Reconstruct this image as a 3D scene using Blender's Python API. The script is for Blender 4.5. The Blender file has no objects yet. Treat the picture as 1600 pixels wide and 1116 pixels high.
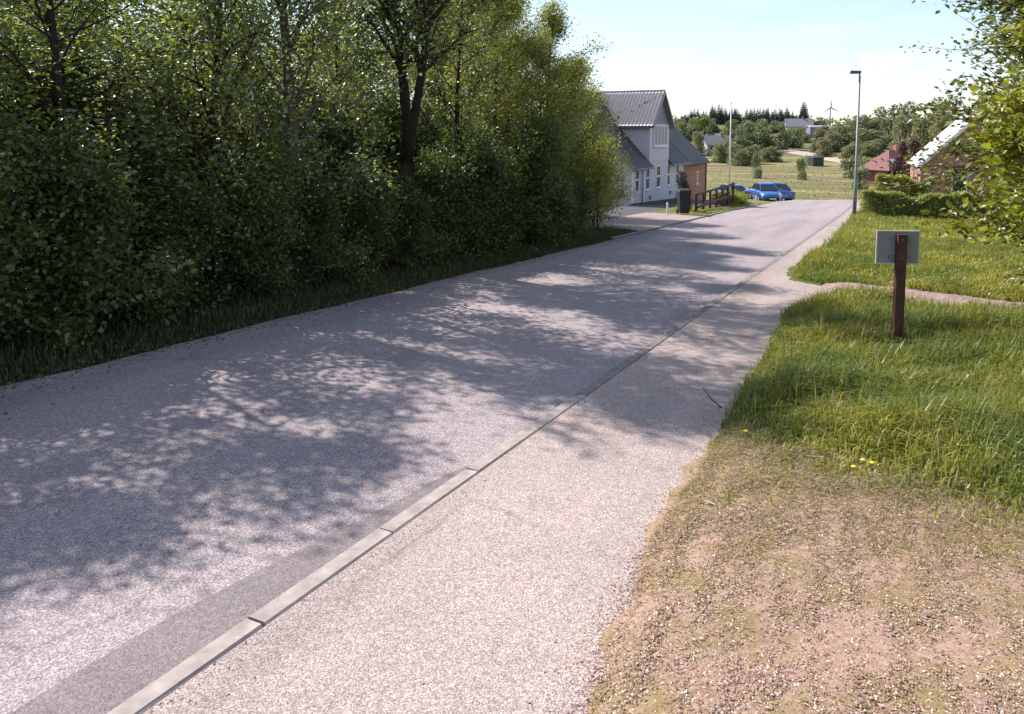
import bpy, math, random
import numpy as np
from mathutils import Vector, Matrix

sc = bpy.context.scene
COL = sc.collection
R = math.radians

# ------------------------------------------------------------------ camera
YAW, PITCH, EYE = R(27.2), R(5.1), 2.2
cd = bpy.data.cameras.new('camera'); cam = bpy.data.objects.new('camera', cd); COL.objects.link(cam)
cam.location = (0, 0, EYE)
cam.rotation_euler = (R(90) - PITCH, 0, YAW)
cd.sensor_width = 36.0
cd.lens = 36.0 * 1200 / 1600
cd.shift_x = 0.0
cd.shift_y = -(558 - 317) / 1600
cd.clip_start = 0.05
cd.clip_end = 12000
sc.camera = cam

# ------------------------------------------------------------------ sky, sun, exposure
SUN_EL, SUN_AZ = R(44.5), math.atan2(-1.0, 0.28)      # azimuth clockwise from +Y
w = bpy.data.worlds.new('World'); sc.world = w; w.use_nodes = True
nt = w.node_tree; nt.nodes.clear()
out = nt.nodes.new('ShaderNodeOutputWorld'); bg = nt.nodes.new('ShaderNodeBackground')
sky = nt.nodes.new('ShaderNodeTexSky'); sky.sky_type = 'NISHITA'; sky.sun_disc = False
sky.sun_elevation = SUN_EL; sky.sun_rotation = SUN_AZ
sky.air_density = 0.95; sky.dust_density = 0.5; sky.ozone_density = 1.6
bg.inputs['Strength'].default_value = 0.108
tc = nt.nodes.new('ShaderNodeTexCoord')
mp = nt.nodes.new('ShaderNodeMapping'); mp.inputs['Scale'].default_value = (1.6, 1.6, 9.0)
nz = nt.nodes.new('ShaderNodeTexNoise'); nz.inputs['Scale'].default_value = 2.6; nz.inputs['Detail'].default_value = 7; nz.inputs['Roughness'].default_value = 0.62
cr = nt.nodes.new('ShaderNodeValToRGB'); cr.color_ramp.elements[0].position = 0.50; cr.color_ramp.elements[1].position = 0.80
cr.color_ramp.elements[0].color = (0.17, 0.17, 0.17, 1); cr.color_ramp.elements[1].color = (0.46, 0.46, 0.46, 1)
nt.links.new(tc.outputs['Generated'], mp.inputs['Vector']); nt.links.new(mp.outputs['Vector'], nz.inputs['Vector'])
nt.links.new(nz.outputs['Fac'], cr.inputs['Fac'])
# one bright small cumulus wisp, shaped by noise, in a fixed direction of the sky
def sky_blob(direction, tight, flat):
    d = Vector(direction).normalized()
    mpb = nt.nodes.new('ShaderNodeVectorMath'); mpb.operation = 'SUBTRACT'; mpb.inputs[1].default_value = d
    nt.links.new(tc.outputs['Generated'], mpb.inputs[0])
    n2 = nt.nodes.new('ShaderNodeTexNoise'); n2.inputs['Scale'].default_value = 30; n2.inputs['Detail'].default_value = 5
    nt.links.new(tc.outputs['Generated'], n2.inputs['Vector'])
    sub = nt.nodes.new('ShaderNodeVectorMath'); sub.operation = 'SCALE'; sub.inputs['Scale'].default_value = 0.05
    c0 = nt.nodes.new('ShaderNodeVectorMath'); c0.operation = 'SUBTRACT'; c0.inputs[1].default_value = (.5, .5, .5)
    nt.links.new(n2.outputs['Color'], c0.inputs[0]); nt.links.new(c0.outputs[0], sub.inputs[0])
    ad = nt.nodes.new('ShaderNodeVectorMath'); ad.operation = 'ADD'
    nt.links.new(mpb.outputs[0], ad.inputs[0]); nt.links.new(sub.outputs[0], ad.inputs[1])
    sca = nt.nodes.new('ShaderNodeVectorMath'); sca.operation = 'MULTIPLY'; sca.inputs[1].default_value = (tight, tight, tight * flat)
    nt.links.new(ad.outputs[0], sca.inputs[0])
    ln = nt.nodes.new('ShaderNodeVectorMath'); ln.operation = 'LENGTH'; nt.links.new(sca.outputs[0], ln.inputs[0])
    mr = nt.nodes.new('ShaderNodeMapRange'); mr.inputs['From Min'].default_value = 1.0; mr.inputs['From Max'].default_value = 0.0
    nt.links.new(ln.outputs['Value'], mr.inputs['Value'])
    return mr.outputs['Result']
def dir_at(px, py):
    v = Vector(((px - 800) / 1200, -(py - 317) / 1200, -1))
    return Matrix.Rotation(YAW, 3, 'Z') @ (Matrix.Rotation(R(90) - PITCH, 3, 'X') @ v)
blobs = [sky_blob(dir_at(1370, 96), 40, 2.4), sky_blob(dir_at(1320, 120), 22, 5.0), sky_blob(dir_at(1165, 140), 13, 4.0)]
mx = cr.outputs['Color']
for b, gain in zip(blobs, (1.1, .35, .25)):
    m = nt.nodes.new('ShaderNodeMath'); m.operation = 'MULTIPLY_ADD'; m.use_clamp = True; m.inputs[1].default_value = gain
    nt.links.new(b, m.inputs[0]); nt.links.new(mx, m.inputs[2]); mx = m.outputs[0]
mix = nt.nodes.new('ShaderNodeMixRGB'); mix.inputs['Color2'].default_value = (6.6, 6.9, 7.4, 1)
nt.links.new(mx, mix.inputs['Fac']); nt.links.new(sky.outputs['Color'], mix.inputs['Color1'])
nt.links.new(mix.outputs['Color'], bg.inputs['Color']); nt.links.new(bg.outputs['Background'], out.inputs['Surface'])

sd = bpy.data.lights.new('sun', 'SUN'); sun = bpy.data.objects.new('sun', sd); COL.objects.link(sun)
sd.energy = 4.2; sd.angle = R(0.6); sd.color = (1.0, 0.925, 0.85)
sdir = Vector((math.sin(SUN_AZ) * math.cos(SUN_EL), math.cos(SUN_AZ) * math.cos(SUN_EL), math.sin(SUN_EL)))
sun.rotation_euler = sdir.to_track_quat('Z', 'Y').to_euler()
sun.location = (-40, 20, 60)
sc.view_settings.view_transform = 'Standard'; sc.view_settings.look = 'None'
sc.view_settings.exposure = 0.86; sc.view_settings.gamma = 1.0; sc.view_settings.use_curve_mapping = False
sc.render.engine = 'CYCLES'
sc.cycles.max_bounces = 6; sc.cycles.diffuse_bounces = 3; sc.cycles.glossy_bounces = 2; sc.cycles.transmission_bounces = 4
sc.cycles.transparent_max_bounces = 4; sc.cycles.caustics_reflective = False; sc.cycles.caustics_refractive = False
sc.cycles.use_denoising = True

rng = np.random.default_rng(7)
random.seed(7)

# ------------------------------------------------------------------ terrain
PROF = [(-80, 3.1), (0, 0), (12, -.46), (28, -1.12), (40, -1.58), (46, -1.76), (54, -2.0), (60, -2.5), (75, -4.5), (95, -6.3), (150, -6.4),
        (190, -6.2), (230, -4.4), (270, -2.2), (330, 0.3), (450, 3.2), (560, 6.5), (700, 8.5), (1000, 8), (6000, 8)]
_ty = np.arange(-80, 6000, 0.5)
_tz = np.interp(_ty, [p[0] for p in PROF], [p[1] for p in PROF])
_k = np.hanning(11); _k /= _k.sum()
_tz = np.convolve(np.pad(_tz, 5, mode='edge'), _k, mode='valid')
def smooth(a, b, t):
    t = np.clip((np.asarray(t, float) - a) / (b - a), 0, 1); return t * t * (3 - 2 * t)
def G(x, y):
    x = np.asarray(x, float); y = np.asarray(y, float)
    d = 0.05 * np.clip(-3 - x, 0, 13) * smooth(36, 54, y) * (1 - smooth(80, 110, y))
    return np.interp(y, _ty, _tz) - d
def g(x, y): return float(G(x, y))
_ph = rng.uniform(0, 6.28, (6, 2))
def bumps(x, y, f=1.0):
    s = 0
    for i, (a, b) in enumerate(_ph):
        k = f * 1.7 ** i
        s = s + np.sin(x * k * math.cos(a * 3) + y * k * math.sin(a * 3) + b) / 1.5 ** i
    return s / 2.4
PEX = [(-8, -.95), (2.2, -1.0), (2.7, -1.04), (3.6, -1.16), (4.7, -1.29), (6.7, -1.24), (9, -1.3), (11.5, -1.45), (13, -1.15), (14.6, -1.15), (15.2, -1.9), (16.6, -2.12), (18.5, -2.05),
       (20.5, -1.9), (21.9, -1.84), (27, -1.92), (33, -1.98), (44, -2.05), (52, -2.1), (100, -2.1)]
def path_edge(y): return np.interp(y, [p[0] for p in PEX], [p[1] for p in PEX])
KX0, KX1 = -2.665, -2.545          # kerb
RL = -7.46                         # left edge of the road

# ------------------------------------------------------------------ mesh helpers
def np_mesh(name, V, Fc, rnd=None, smooth_shade=False):
    V = np.asarray(V, np.float32); Fc = np.asarray(Fc, np.int32)
    me = bpy.data.meshes.new(name)
    me.vertices.add(len(V)); me.vertices.foreach_set('co', V.ravel())
    n, k = Fc.shape
    me.loops.add(n * k); me.loops.foreach_set('vertex_index', Fc.ravel())
    me.polygons.add(n); me.polygons.foreach_set('loop_start', np.arange(0, n * k, k, dtype=np.int32))
    me.polygons.foreach_set('loop_total', np.full(n, k, np.int32))
    me.polygons.foreach_set('use_smooth', np.full(n, bool(smooth_shade)))
    me.update(calc_edges=True)
    if rnd is not None:
        a = me.attributes.new('rnd', 'FLOAT', 'FACE'); a.data.foreach_set('value', np.asarray(rnd, np.float32))
    return me

class MB:
    def __init__(s, o=(0, 0, 0)): s.v = []; s.f = []; s.o = Vector(o)
    def add(s, vs, fs):
        n = len(s.v); s.v += [tuple(Vector(v) - s.o) for v in vs]; s.f += [tuple(i + n for i in f) for f in fs]; return s
    def box(s, x0, y0, z0, x1, y1, z1):
        return s.add([(x0, y0, z0), (x1, y0, z0), (x1, y1, z0), (x0, y1, z0), (x0, y0, z1), (x1, y0, z1), (x1, y1, z1), (x0, y1, z1)],
                     [(0, 3, 2, 1), (4, 5, 6, 7), (0, 1, 5, 4), (1, 2, 6, 5), (2, 3, 7, 6), (3, 0, 4, 7)])
    def hexa(s, p):     # eight corners: bottom ring, top ring
        return s.add(p, [(0, 3, 2, 1), (4, 5, 6, 7), (0, 1, 5, 4), (1, 2, 6, 5), (2, 3, 7, 6), (3, 0, 4, 7)])
    def slab(s, quad, t):   # quad of four points, thickened downward along its normal
        a, b, c, d = [Vector(q) for q in quad]; n = (b - a).cross(d - a).normalized() * t
        return s.hexa([a - n, b - n, c - n, d - n, a, b, c, d])
    def tube(s, pts, rad, sides=8, cap=True):
        pts = [Vector(p) for p in pts]; n = len(pts)
        if not hasattr(rad, '__len__'): rad = [rad] * n
        vs = []; fs = []
        for i, p in enumerate(pts):
            t = (pts[min(i + 1, n - 1)] - pts[max(i - 1, 0)]).normalized()
            u = t.cross(Vector((0, 0, 1)) if abs(t.z) < .9 else Vector((1, 0, 0))).normalized(); q = t.cross(u)
            for k in range(sides):
                a = 2 * math.pi * k / sides; vs.append(p + (u * math.cos(a) + q * math.sin(a)) * rad[i])
        for i in range(n - 1):
            for k in range(sides):
                a = i * sides + k; b = i * sides + (k + 1) % sides; fs.append((a, b, b + sides, a + sides))
        if cap: fs.append(tuple(range(sides))[::-1]); fs.append(tuple((n - 1) * sides + k for k in range(sides)))
        return s.add(vs, fs)
    def build(s, name, m, parent=None, smooth_shade=False):
        me = bpy.data.meshes.new(name); me.from_pydata(s.v, [], s.f); me.update()
        if smooth_shade: me.polygons.foreach_set('use_smooth', [True] * len(me.polygons))
        return link(name, me, m, parent)
def link(name, me, m, parent=None):
    o = bpy.data.objects.new(name, me); COL.objects.link(o)
    if m is not None and len(me.materials) == 0: me.materials.append(m)
    if parent: o.parent = parent
    return o
def tag(o, label=None, cat=None, group=None, kind=None):
    if label: o['label'] = label
    if cat: o['category'] = cat
    if group: o['group'] = group
    if kind: o['kind'] = kind
    return o
def empty(name, loc, label, cat, group=None, rz=0):
    o = bpy.data.objects.new(name, None); COL.objects.link(o); o.location = loc; o.rotation_euler = (0, 0, rz)
    o.empty_display_size = .2
    return tag(o, label, cat, group)
def dup(root, loc, rz=0.0, s=1.0, label=None, group=None):
    def cp(o, par):
        c = o.copy(); COL.objects.link(c); c.parent = par
        for ch in kids.get(o.name, []): cp(ch, c)
        return c
    kids = {}
    def walk(o):
        kids[o.name] = list(o.children)
        for ch in o.children: walk(ch)
    walk(root)
    r = cp(root, None); r.location = loc; r.rotation_euler = (0, 0, rz)
    r.scale = s if hasattr(s, '__len__') else (s, s, s)
    if label: r['label'] = label
    if group: r['group'] = group
    return r
def struct(o, label=None): return tag(o, label=label, kind='structure')

# ------------------------------------------------------------------ materials
def newmat(name):
    m = bpy.data.materials.new(name); m.use_nodes = True; n = m.node_tree
    return m, n, n.nodes['Principled BSDF']
def ramp(n, stops, fac=None):
    c = n.nodes.new('ShaderNodeValToRGB'); e = c.color_ramp.elements
    while len(e) < len(stops): e.new(0.5)
    for el, (p, col) in zip(e, stops): el.position = p; el.color = (*col, 1)
    if fac is not None: n.links.new(fac, c.inputs['Fac'])
    return c
def noise(n, scale, detail=4, rough=.55, vec=None, dist=0):
    t = n.nodes.new('ShaderNodeTexNoise'); t.inputs['Scale'].default_value = scale; t.inputs['Detail'].default_value = detail
    t.inputs['Roughness'].default_value = rough; t.inputs['Distortion'].default_value = dist
    if vec is not None: n.links.new(vec, t.inputs['Vector'])
    return t
def pos(n):
    return n.nodes.new('ShaderNodeNewGeometry').outputs['Position']
def mixc(n, fac, a, b, mode='MIX'):
    m = n.nodes.new('ShaderNodeMixRGB'); m.blend_type = mode
    for i, v in (('Fac', fac), ('Color1', a), ('Color2', b)):
        if isinstance(v, (int, float)): m.inputs[i].default_value = v
        elif isinstance(v, tuple): m.inputs[i].default_value = (*v, 1)
        else: n.links.new(v, m.inputs[i])
    return m.outputs['Color']
def plain(name, col, rough=.7, var=.18, scale=3.0, metal=0.0, bump=0.0, bscale=40, spec=.4):
    m, n, b = newmat(name)
    tcn = n.nodes.new('ShaderNodeTexCoord')
    t = noise(n, scale, 5, .6, tcn.outputs['Object'])
    lo = tuple(c * (1 - var) for c in col); hi = tuple(min(1, c * (1 + var)) for c in col)
    r = ramp(n, [(.3, lo), (.7, hi)], t.outputs['Fac']); n.links.new(r.outputs['Color'], b.inputs['Base Color'])
    b.inputs['Roughness'].default_value = rough; b.inputs['Metallic'].default_value = metal
    b.inputs['Specular IOR Level'].default_value = spec
    if bump:
        t2 = noise(n, bscale, 3, .6, tcn.outputs['Object']); bp = n.nodes.new('ShaderNodeBump'); bp.inputs['Strength'].default_value = bump
        bp.inputs['Distance'].default_value = .01; n.links.new(t2.outputs['Fac'], bp.inputs['Height']); n.links.new(bp.outputs['Normal'], b.inputs['Normal'])
    return m
def leafmat(name, stops, transl=.45, tcol=(1.25, 1.35, .7), gloss=.05, patch=None, rough=.45):
    m = bpy.data.materials.new(name); m.use_nodes = True; n = m.node_tree; n.nodes.clear()
    o = n.nodes.new('ShaderNodeOutputMaterial'); at = n.nodes.new('ShaderNodeAttribute'); at.attribute_name = 'rnd'
    c = ramp(n, stops, at.outputs['Fac']).outputs['Color']
    if patch:
        t = noise(n, patch[0], 3, .5, pos(n)); f = ramp(n, [(.4, (0, 0, 0)), (.62, (1, 1, 1))], t.outputs['Fac'])
        c = mixc(n, f.outputs['Color'], c, mixc(n, .75, c, patch[1]))
    d = n.nodes.new('ShaderNodeBsdfDiffuse'); tr = n.nodes.new('ShaderNodeBsdfTranslucent'); gl = n.nodes.new('ShaderNodeBsdfGlossy')
    gl.inputs['Roughness'].default_value = rough
    n.links.new(c, d.inputs['Color']); n.links.new(mixc(n, 1.0, c, tcol, 'MULTIPLY'), tr.inputs['Color'])
    m1 = n.nodes.new('ShaderNodeMixShader'); m1.inputs[0].default_value = transl
    n.links.new(d.outputs[0], m1.inputs[1]); n.links.new(tr.outputs[0], m1.inputs[2])
    m2 = n.nodes.new('ShaderNodeMixShader'); m2.inputs[0].default_value = gloss
    n.links.new(m1.outputs[0], m2.inputs[1]); n.links.new(gl.outputs[0], m2.inputs[2]); n.links.new(m2.outputs[0], o.inputs['Surface'])
    return m
def chips(name, stops, vscale, bump, patch_cols, pscale=.7, rough=.85, wear=False):
    """chip-sealed asphalt: cells of stone of uneven tone, worn patches"""
    m, n, b = newmat(name); P = pos(n)
    v = n.nodes.new('ShaderNodeTexVoronoi'); v.inputs['Scale'].default_value = vscale; n.links.new(P, v.inputs['Vector'])
    sp = n.nodes.new('ShaderNodeSeparateColor'); n.links.new(v.outputs['Color'], sp.inputs[0])
    c = ramp(n, stops, sp.outputs[0]).outputs['Color']
    t = noise(n, pscale, 6, .65, P, .4)
    f = ramp(n, patch_cols, t.outputs['Fac']).outputs['Color']
    c = mixc(n, 1.0, c, f, 'MULTIPLY')
    if wear:
        mpw = n.nodes.new('ShaderNodeMapping'); mpw.inputs['Scale'].default_value = (1.1, .09, 1); n.links.new(P, mpw.inputs['Vector'])
        tw = noise(n, 1.3, 4, .55, mpw.outputs['Vector'], .3)
        c = mixc(n, 1.0, c, ramp(n, [(.32, (.82, .82, .84)), (.5, (1, 1, 1)), (.7, (1.10, 1.08, 1.07))], tw.outputs['Fac']).outputs['Color'], 'MULTIPLY')
        dn = noise(n, 2.2, 5, .7, P); dv = n.nodes.new('ShaderNodeMixRGB'); dv.inputs['Fac'].default_value = .16; n.links.new(P, dv.inputs['Color1']); n.links.new(dn.outputs['Color'], dv.inputs['Color2'])
        vc = n.nodes.new('ShaderNodeTexVoronoi'); vc.feature = 'DISTANCE_TO_EDGE'; vc.inputs['Scale'].default_value = .75; n.links.new(dv.outputs['Color'], vc.inputs['Vector'])
        cm = ramp(n, [(0, (1, 1, 1)), (.006, (.7, .7, .7)), (.011, (0, 0, 0))], vc.outputs['Distance']).outputs['Color']
        mk = ramp(n, [(.47, (0, 0, 0)), (.56, (1, 1, 1))], noise(n, .28, 2, .5, P).outputs['Fac']).outputs['Color']
        c = mixc(n, mixc(n, 1.0, cm, mk, 'MULTIPLY'), c, mixc(n, .30, c, (.05, .042, .035)))
        st_ = ramp(n, [(.66, (0, 0, 0)), (.72, (1, 1, 1))], noise(n, 1.7, 6, .75, P).outputs['Fac']).outputs['Color']
        c = mixc(n, st_, c, mixc(n, .22, c, (.10, .085, .075)))
    t3 = noise(n, 22, 4, .7, P); f3 = ramp(n, [(.3, (.86, .86, .86)), (.7, (1.1, 1.1, 1.1))], t3.outputs['Fac']).outputs['Color']
    c = mixc(n, 1.0, c, f3, 'MULTIPLY')
    n.links.new(c, b.inputs['Base Color']); b.inputs['Roughness'].default_value = rough; b.inputs['Specular IOR Level'].default_value = .35
    bp = n.nodes.new('ShaderNodeBump'); bp.inputs['Strength'].default_value = bump; bp.inputs['Distance'].default_value = .006; bp.invert = True
    n.links.new(v.outputs['Distance'], bp.inputs['Height']); n.links.new(bp.outputs['Normal'], b.inputs['Normal'])
    return m

M = {}
M['road'] = chips('road_asphalt', [(0, (.19, .158, .166)), (.45, (.30, .254, .262)), (.8, (.41, .352, .357)), (1, (.55, .485, .485))], 130, .5,
                  [(.3, (.88, .88, .90)), (.7, (1.07, 1.05, 1.05))], .35, wear=True)
M['path'] = chips('path_asphalt', [(0, (.20, .158, .150)), (.4, (.35, .283, .268)), (.8, (.48, .396, .376)), (1, (.64, .545, .52))], 160, .45,
                  [(.3, (.88, .88, .88)), (.7, (1.08, 1.05, 1.02))], .8, wear=True)
M['gutter'] = chips('gutter_asphalt', [(0, (.14, .115, .122)), (.5, (.205, .172, .178)), (1, (.29, .25, .252))], 150, .25,
                    [(.3, (.9, .9, .92)), (.7, (1.05, 1.04, 1.04))], 1.5)
M['kerb'] = plain('kerb_concrete', (.37, .315, .29), .9, .35, 6, bump=.4, bscale=120)
M['kerb_dark'] = plain('kerb_dark', (.24, .205, .20), .9, .3, 6, bump=.4, bscale=90)  # darker tone for the farther stones and the left kerb
M['joint'] = plain('joint_dirt', (.06, .05, .04), .95, .3, 20)
M['driveway'] = chips('driveway_paving', [(0, (.26, .2, .19)), (1, (.42, .33, .31))], 12, .2, [(.3, (.9, .9, .9)), (.7, (1.05, 1.05, 1.05))], .5)
M['yard'] = chips('yard_painted_shade', [(0, (.05, .048, .055)), (1, (.12, .115, .125))], 60, .3, [(.3, (.85, .85, .85)), (.7, (1.1, 1.1, 1.1))], .8)  # dark ground tone carries the house shadow in its colour
M['sidepath'] = chips('gravel_path', [(0, (.17, .115, .1)), (.5, (.32, .235, .22)), (1, (.5, .42, .4))], 45, .7, [(.35, (.8, .72, .7)), (.7, (1.05, 1, 1))], 2.0)
M['white'] = plain('white_render', (.60, .56, .61), .8, .05, 1.2, bump=.15)
M['trimwhite'] = plain('white_paint', (.78, .77, .78), .5, .03)
M['plinth'] = plain('plinth_dark', (.09, .085, .1), .8, .1)
M['glass'] = plain('window_glass', (.025, .028, .04), .15, .1, spec=.35)
M['glass_pale'] = plain('window_glass_curtained', (.30, .29, .36), .12, .12, 2, spec=.8)
M['slate'] = plain('slate_roof', (.055, .052, .062), .62, .3, 4, bump=.3, spec=.5)
M['slate_edge'] = plain('verge_board_grey', (.25, .24, .27), .6, .1)
M['gable'] = plain('gable_cladding', (.22, .22, .29), .7, .08, 5)
M['terracotta'] = plain('terracotta_wall', (.36, .18, .13), .85, .12, 2)
M['blackroof'] = plain('black_roof', (.05, .045, .052), .6, .25, 5)
M['deckwood'] = plain('dark_brown_wood', (.085, .045, .04), .8, .3, 8)
M['postwood'] = plain('sign_post_wood', (.085, .034, .026), .75, .35, 14, bump=.4, bscale=60)
M['signback'] = plain('sign_back_metal', (.25, .25, .265), .5, .08, 5, metal=.1)
M['signedge'] = plain('sign_edge', (.55, .58, .48), .5, .1)
M['steel'] = plain('galvanised_pole', (.20, .215, .21), .5, .15, 6, metal=.35)
M['lamp_head'] = plain('lamp_head_grey', (.10, .11, .13), .5, .1)
M['bin'] = plain('bin_plastic', (.013, .018, .021), .6, .2, 5)
M['rubber'] = plain('rubber', (.02, .02, .022), .8, .1)
M['rim'] = plain('alloy', (.45, .45, .47), .35, .1, metal=.7)
M['brick2'] = None
M['bark_dark'] = plain('bark_dark', (.035, .028, .022), .95, .4, 6, bump=.8, bscale=22)
M['bark_grey'] = plain('bark_grey', (.13, .125, .10), .9, .35, 5, bump=.6, bscale=18)
M['redroof'] = plain('red_roof_tile', (.20, .085, .08), .8, .2, 3)
M['grey_roof_far'] = plain('far_grey_roof', (.22, .21, .24), .8, .1)
M['farwhite'] = plain('far_white_wall', (.48, .46, .47), .8, .05)
M['turbine'] = plain('turbine_grey', (.30, .33, .38), .6, .05)
M['cloth_red'] = plain('dull_red', (.2, .06, .07), .8, .1)
M['stone'] = None

def brickmat():
    m, n, b = newmat('red_brick'); tcn = n.nodes.new('ShaderNodeTexCoord')
    mpn = n.nodes.new('ShaderNodeMapping'); mpn.inputs['Rotation'].default_value = (R(90), 0, 0)
    sx = n.nodes.new('ShaderNodeSeparateXYZ'); n.links.new(tcn.outputs['Object'], sx.inputs[0])
    ad = n.nodes.new('ShaderNodeMath'); n.links.new(sx.outputs['X'], ad.inputs[0]); n.links.new(sx.outputs['Y'], ad.inputs[1])
    cb = n.nodes.new('ShaderNodeCombineXYZ'); n.links.new(ad.outputs[0], cb.inputs['X']); n.links.new(sx.outputs['Z'], cb.inputs['Y'])
    br = n.nodes.new('ShaderNodeTexBrick'); br.inputs['Scale'].default_value = 4.2; n.links.new(cb.outputs[0], br.inputs['Vector'])
    br.inputs['Color1'].default_value = (.42, .17, .14, 1); br.inputs['Color2'].default_value = (.32, .12, .10, 1); br.inputs['Mortar'].default_value = (.4, .33, .3, 1)
    br.inputs['Mortar Size'].default_value = .012
    n.links.new(br.outputs['Color'], b.inputs['Base Color']); b.inputs['Roughness'].default_value = .85
    return m
M['brick'] = brickmat()
def rndmat(name, stops, rough=.9):
    m, n, b = newmat(name); at = n.nodes.new('ShaderNodeAttribute'); at.attribute_name = 'rnd'
    n.links.new(ramp(n, stops, at.outputs['Fac']).outputs['Color'], b.inputs['Base Color']); b.inputs['Roughness'].default_value = rough
    b.inputs['Specular IOR Level'].default_value = .25
    return m
def roofmat():
    m, n, b = newmat('pantile_moss'); P = pos(n)
    t = noise(n, 1.5, 4, .6, P, .5); f = ramp(n, [(.60, (0, 0, 0)), (.68, (1, 1, 1))], t.outputs['Fac']).outputs['Color']
    t2 = noise(n, 9, 3, .6, P)
    base = ramp(n, [(.3, (.70, .56, .53)), (.7, (.90, .81, .79))], t2.outputs['Fac']).outputs['Color']
    n.links.new(mixc(n, f, base, (.20, .13, .04)), b.inputs['Base Color']); b.inputs['Roughness'].default_value = .38
    b.inputs['Specular IOR Level'].default_value = .5
    return m
M['pantile'] = roofmat()
M['metalroof'] = plain('pale_metal_roof', (.62, .60, .60), .35, .06, 2, spec=.6)

# leaves
LG = (1.35, 1.5, .70)
M['leafA'] = leafmat('leaf_green', [(0, (.055, .075, .022)), (.5, (.170, .205, .055)), (.85, (.28, .305, .105)), (1, (.42, .40, .22))], .50, LG, .12)
M['leafB'] = leafmat('leaf_olive', [(0, (.10, .105, .022)), (.5, (.29, .285, .052)), (.9, (.43, .40, .10)), (1, (.44, .31, .10))], .48, LG, .08)
M['leafC'] = leafmat('leaf_shrub', [(0, (.035, .055, .016)), (.6, (.120, .155, .040)), (.95, (.22, .25, .08)), (1, (.33, .31, .16))], .40, LG, .06)
M['leafY'] = leafmat('leaf_yellow_green', [(0, (.11, .14, .018)), (.5, (.24, .26, .036)), (.9, (.36, .37, .08)), (1, (.46, .44, .16))], .42, (1.3, 1.3, .5))
M['leafD'] = leafmat('leaf_tree_right', [(0, (.055, .075, .024)), (.5, (.12, .145, .038)), (1, (.21, .23, .085))], .42, (1.35, 1.35, .6))
M['leafH'] = leafmat('leaf_hedge', [(0, (.08, .095, .028)), (.5, (.27, .28, .09)), (1, (.50, .48, .24))], .5, LG)
M['far_green'] = leafmat('far_leaf_green', [(0, (.075, .095, .05)), (.5, (.17, .20, .105)), (1, (.28, .31, .17))], .4, (1.2, 1.2, .8))  # leaf tones lightened to stand in for distance haze
M['far_olive'] = leafmat('far_leaf_olive', [(0, (.11, .115, .065)), (.5, (.23, .235, .12)), (1, (.36, .35, .19))], .4, (1.2, 1.2, .8))  # olive leaves paled too, haze put into the colour
M['far_purple'] = leafmat('far_leaf_purple', [(0, (.05, .02, .025)), (.5, (.095, .045, .05)), (1, (.15, .085, .08))], .25, (1.2, .9, .9))
M['far_light'] = leafmat('far_leaf_light', [(0, (.07, .10, .02)), (.5, (.13, .17, .035)), (1, (.2, .24, .06))], .3, (1.2, 1.2, .7))
M['conifer'] = leafmat('conifer_needles', [(0, (.026, .033, .032)), (.5, (.055, .064, .062)), (1, (.09, .10, .092))], .1, (1.1, 1.1, 1.0))  # needles lightened a little in place of air haze
M['grass'] = leafmat('grass_blades', [(0, (.115, .14, .018)), (.45, (.27, .285, .040)), (.85, (.43, .41, .095)), (1, (.64, .56, .30))], .38, (1.3, 1.25, .5),
                     .05, patch=(.9, (.12, .185, .050)))
M['drygrass'] = leafmat('dry_grass', [(0, (.15, .11, .05)), (.35, (.22, .19, .06)), (.6, (.32, .23, .14)), (1, (.50, .38, .26))], .2, (1.1, 1.05, .8), .03)
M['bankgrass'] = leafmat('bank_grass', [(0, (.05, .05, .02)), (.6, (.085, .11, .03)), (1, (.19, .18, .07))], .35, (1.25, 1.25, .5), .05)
M['stone'] = rndmat('loose_gravel', [(0, (.15, .09, .065)), (.35, (.34, .215, .165)), (.75, (.48, .34, .28)), (.93, (.62, .50, .44)), (1, (.78, .72, .66))])
M['scrub'] = leafmat('field_scrub', [(0, (.12, .11, .05)), (.4, (.19, .16, .075)), (.8, (.25, .21, .11)), (1, (.34, .28, .17))], .25, (1.1, 1.1, .8), .02)
M['yellow'] = plain('dandelion_yellow', (.75, .55, .02), .7, .1)
M['stem'] = plain('stem_green', (.10, .16, .04), .7, .1)
M['twig'] = plain('twig_grey', (.09, .075, .06), .9, .2)

# ------------------------------------------------------------------ ground sheet
def ground_z(x, y):
    z = G(x, y)
    pe = path_edge(y)
    in_road = (x > RL - .02) & (x < pe - .40) & (y < 92)
    in_drive = (x > -14.2) & (x <= RL - .02) & (y > 23.6) & (y < 33.6) | (x > -14.2) & (x < -10.0) & (y > 23.6) & (y < 50.4)
    right = np.clip((x - pe) / .45, 0, 1)
    b = bumps(x, y, .9) * .035
    near = 1 - smooth(60, 90, y)
    zr = z + .040 + np.clip(.20 * (x - pe), -.12, .035) * near + (.05 + b) * right * near + .016 * bumps(x * 7, y * 7, 1.1) * near * (x > pe - .2)
    zl = z - .03 + np.clip((RL - x) / 1.2, 0, 1) * (.10 + b) * near
    r = np.where(x > pe - .40, zr, zl)
    r = np.where(in_road | in_drive, z - .06, r)
    far = smooth(95, 200, y)
    r = r + far * bumps(x, y, .02) * 1.3 * smooth(160, 420, y)
    # ground climbs to the wooded rise on the right of the valley
    r = r + 6.0 * smooth(20, 110, x) * smooth(90, 180, y) + 2.0 * smooth(30, 140, -x) * smooth(160, 300, y)
    return r
def gz(x, y): return float(ground_z(np.float64(x), np.float64(y)))
xs = np.unique(np.concatenate([-np.geomspace(14, 5000, 34), np.arange(-14, RL - .1, .5), [RL - .04, RL], np.arange(-7, -2.6, 1.), np.arange(-2.4, 1.0, .12), np.arange(1, 12, .45), np.geomspace(12, 5000, 34)]))
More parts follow.
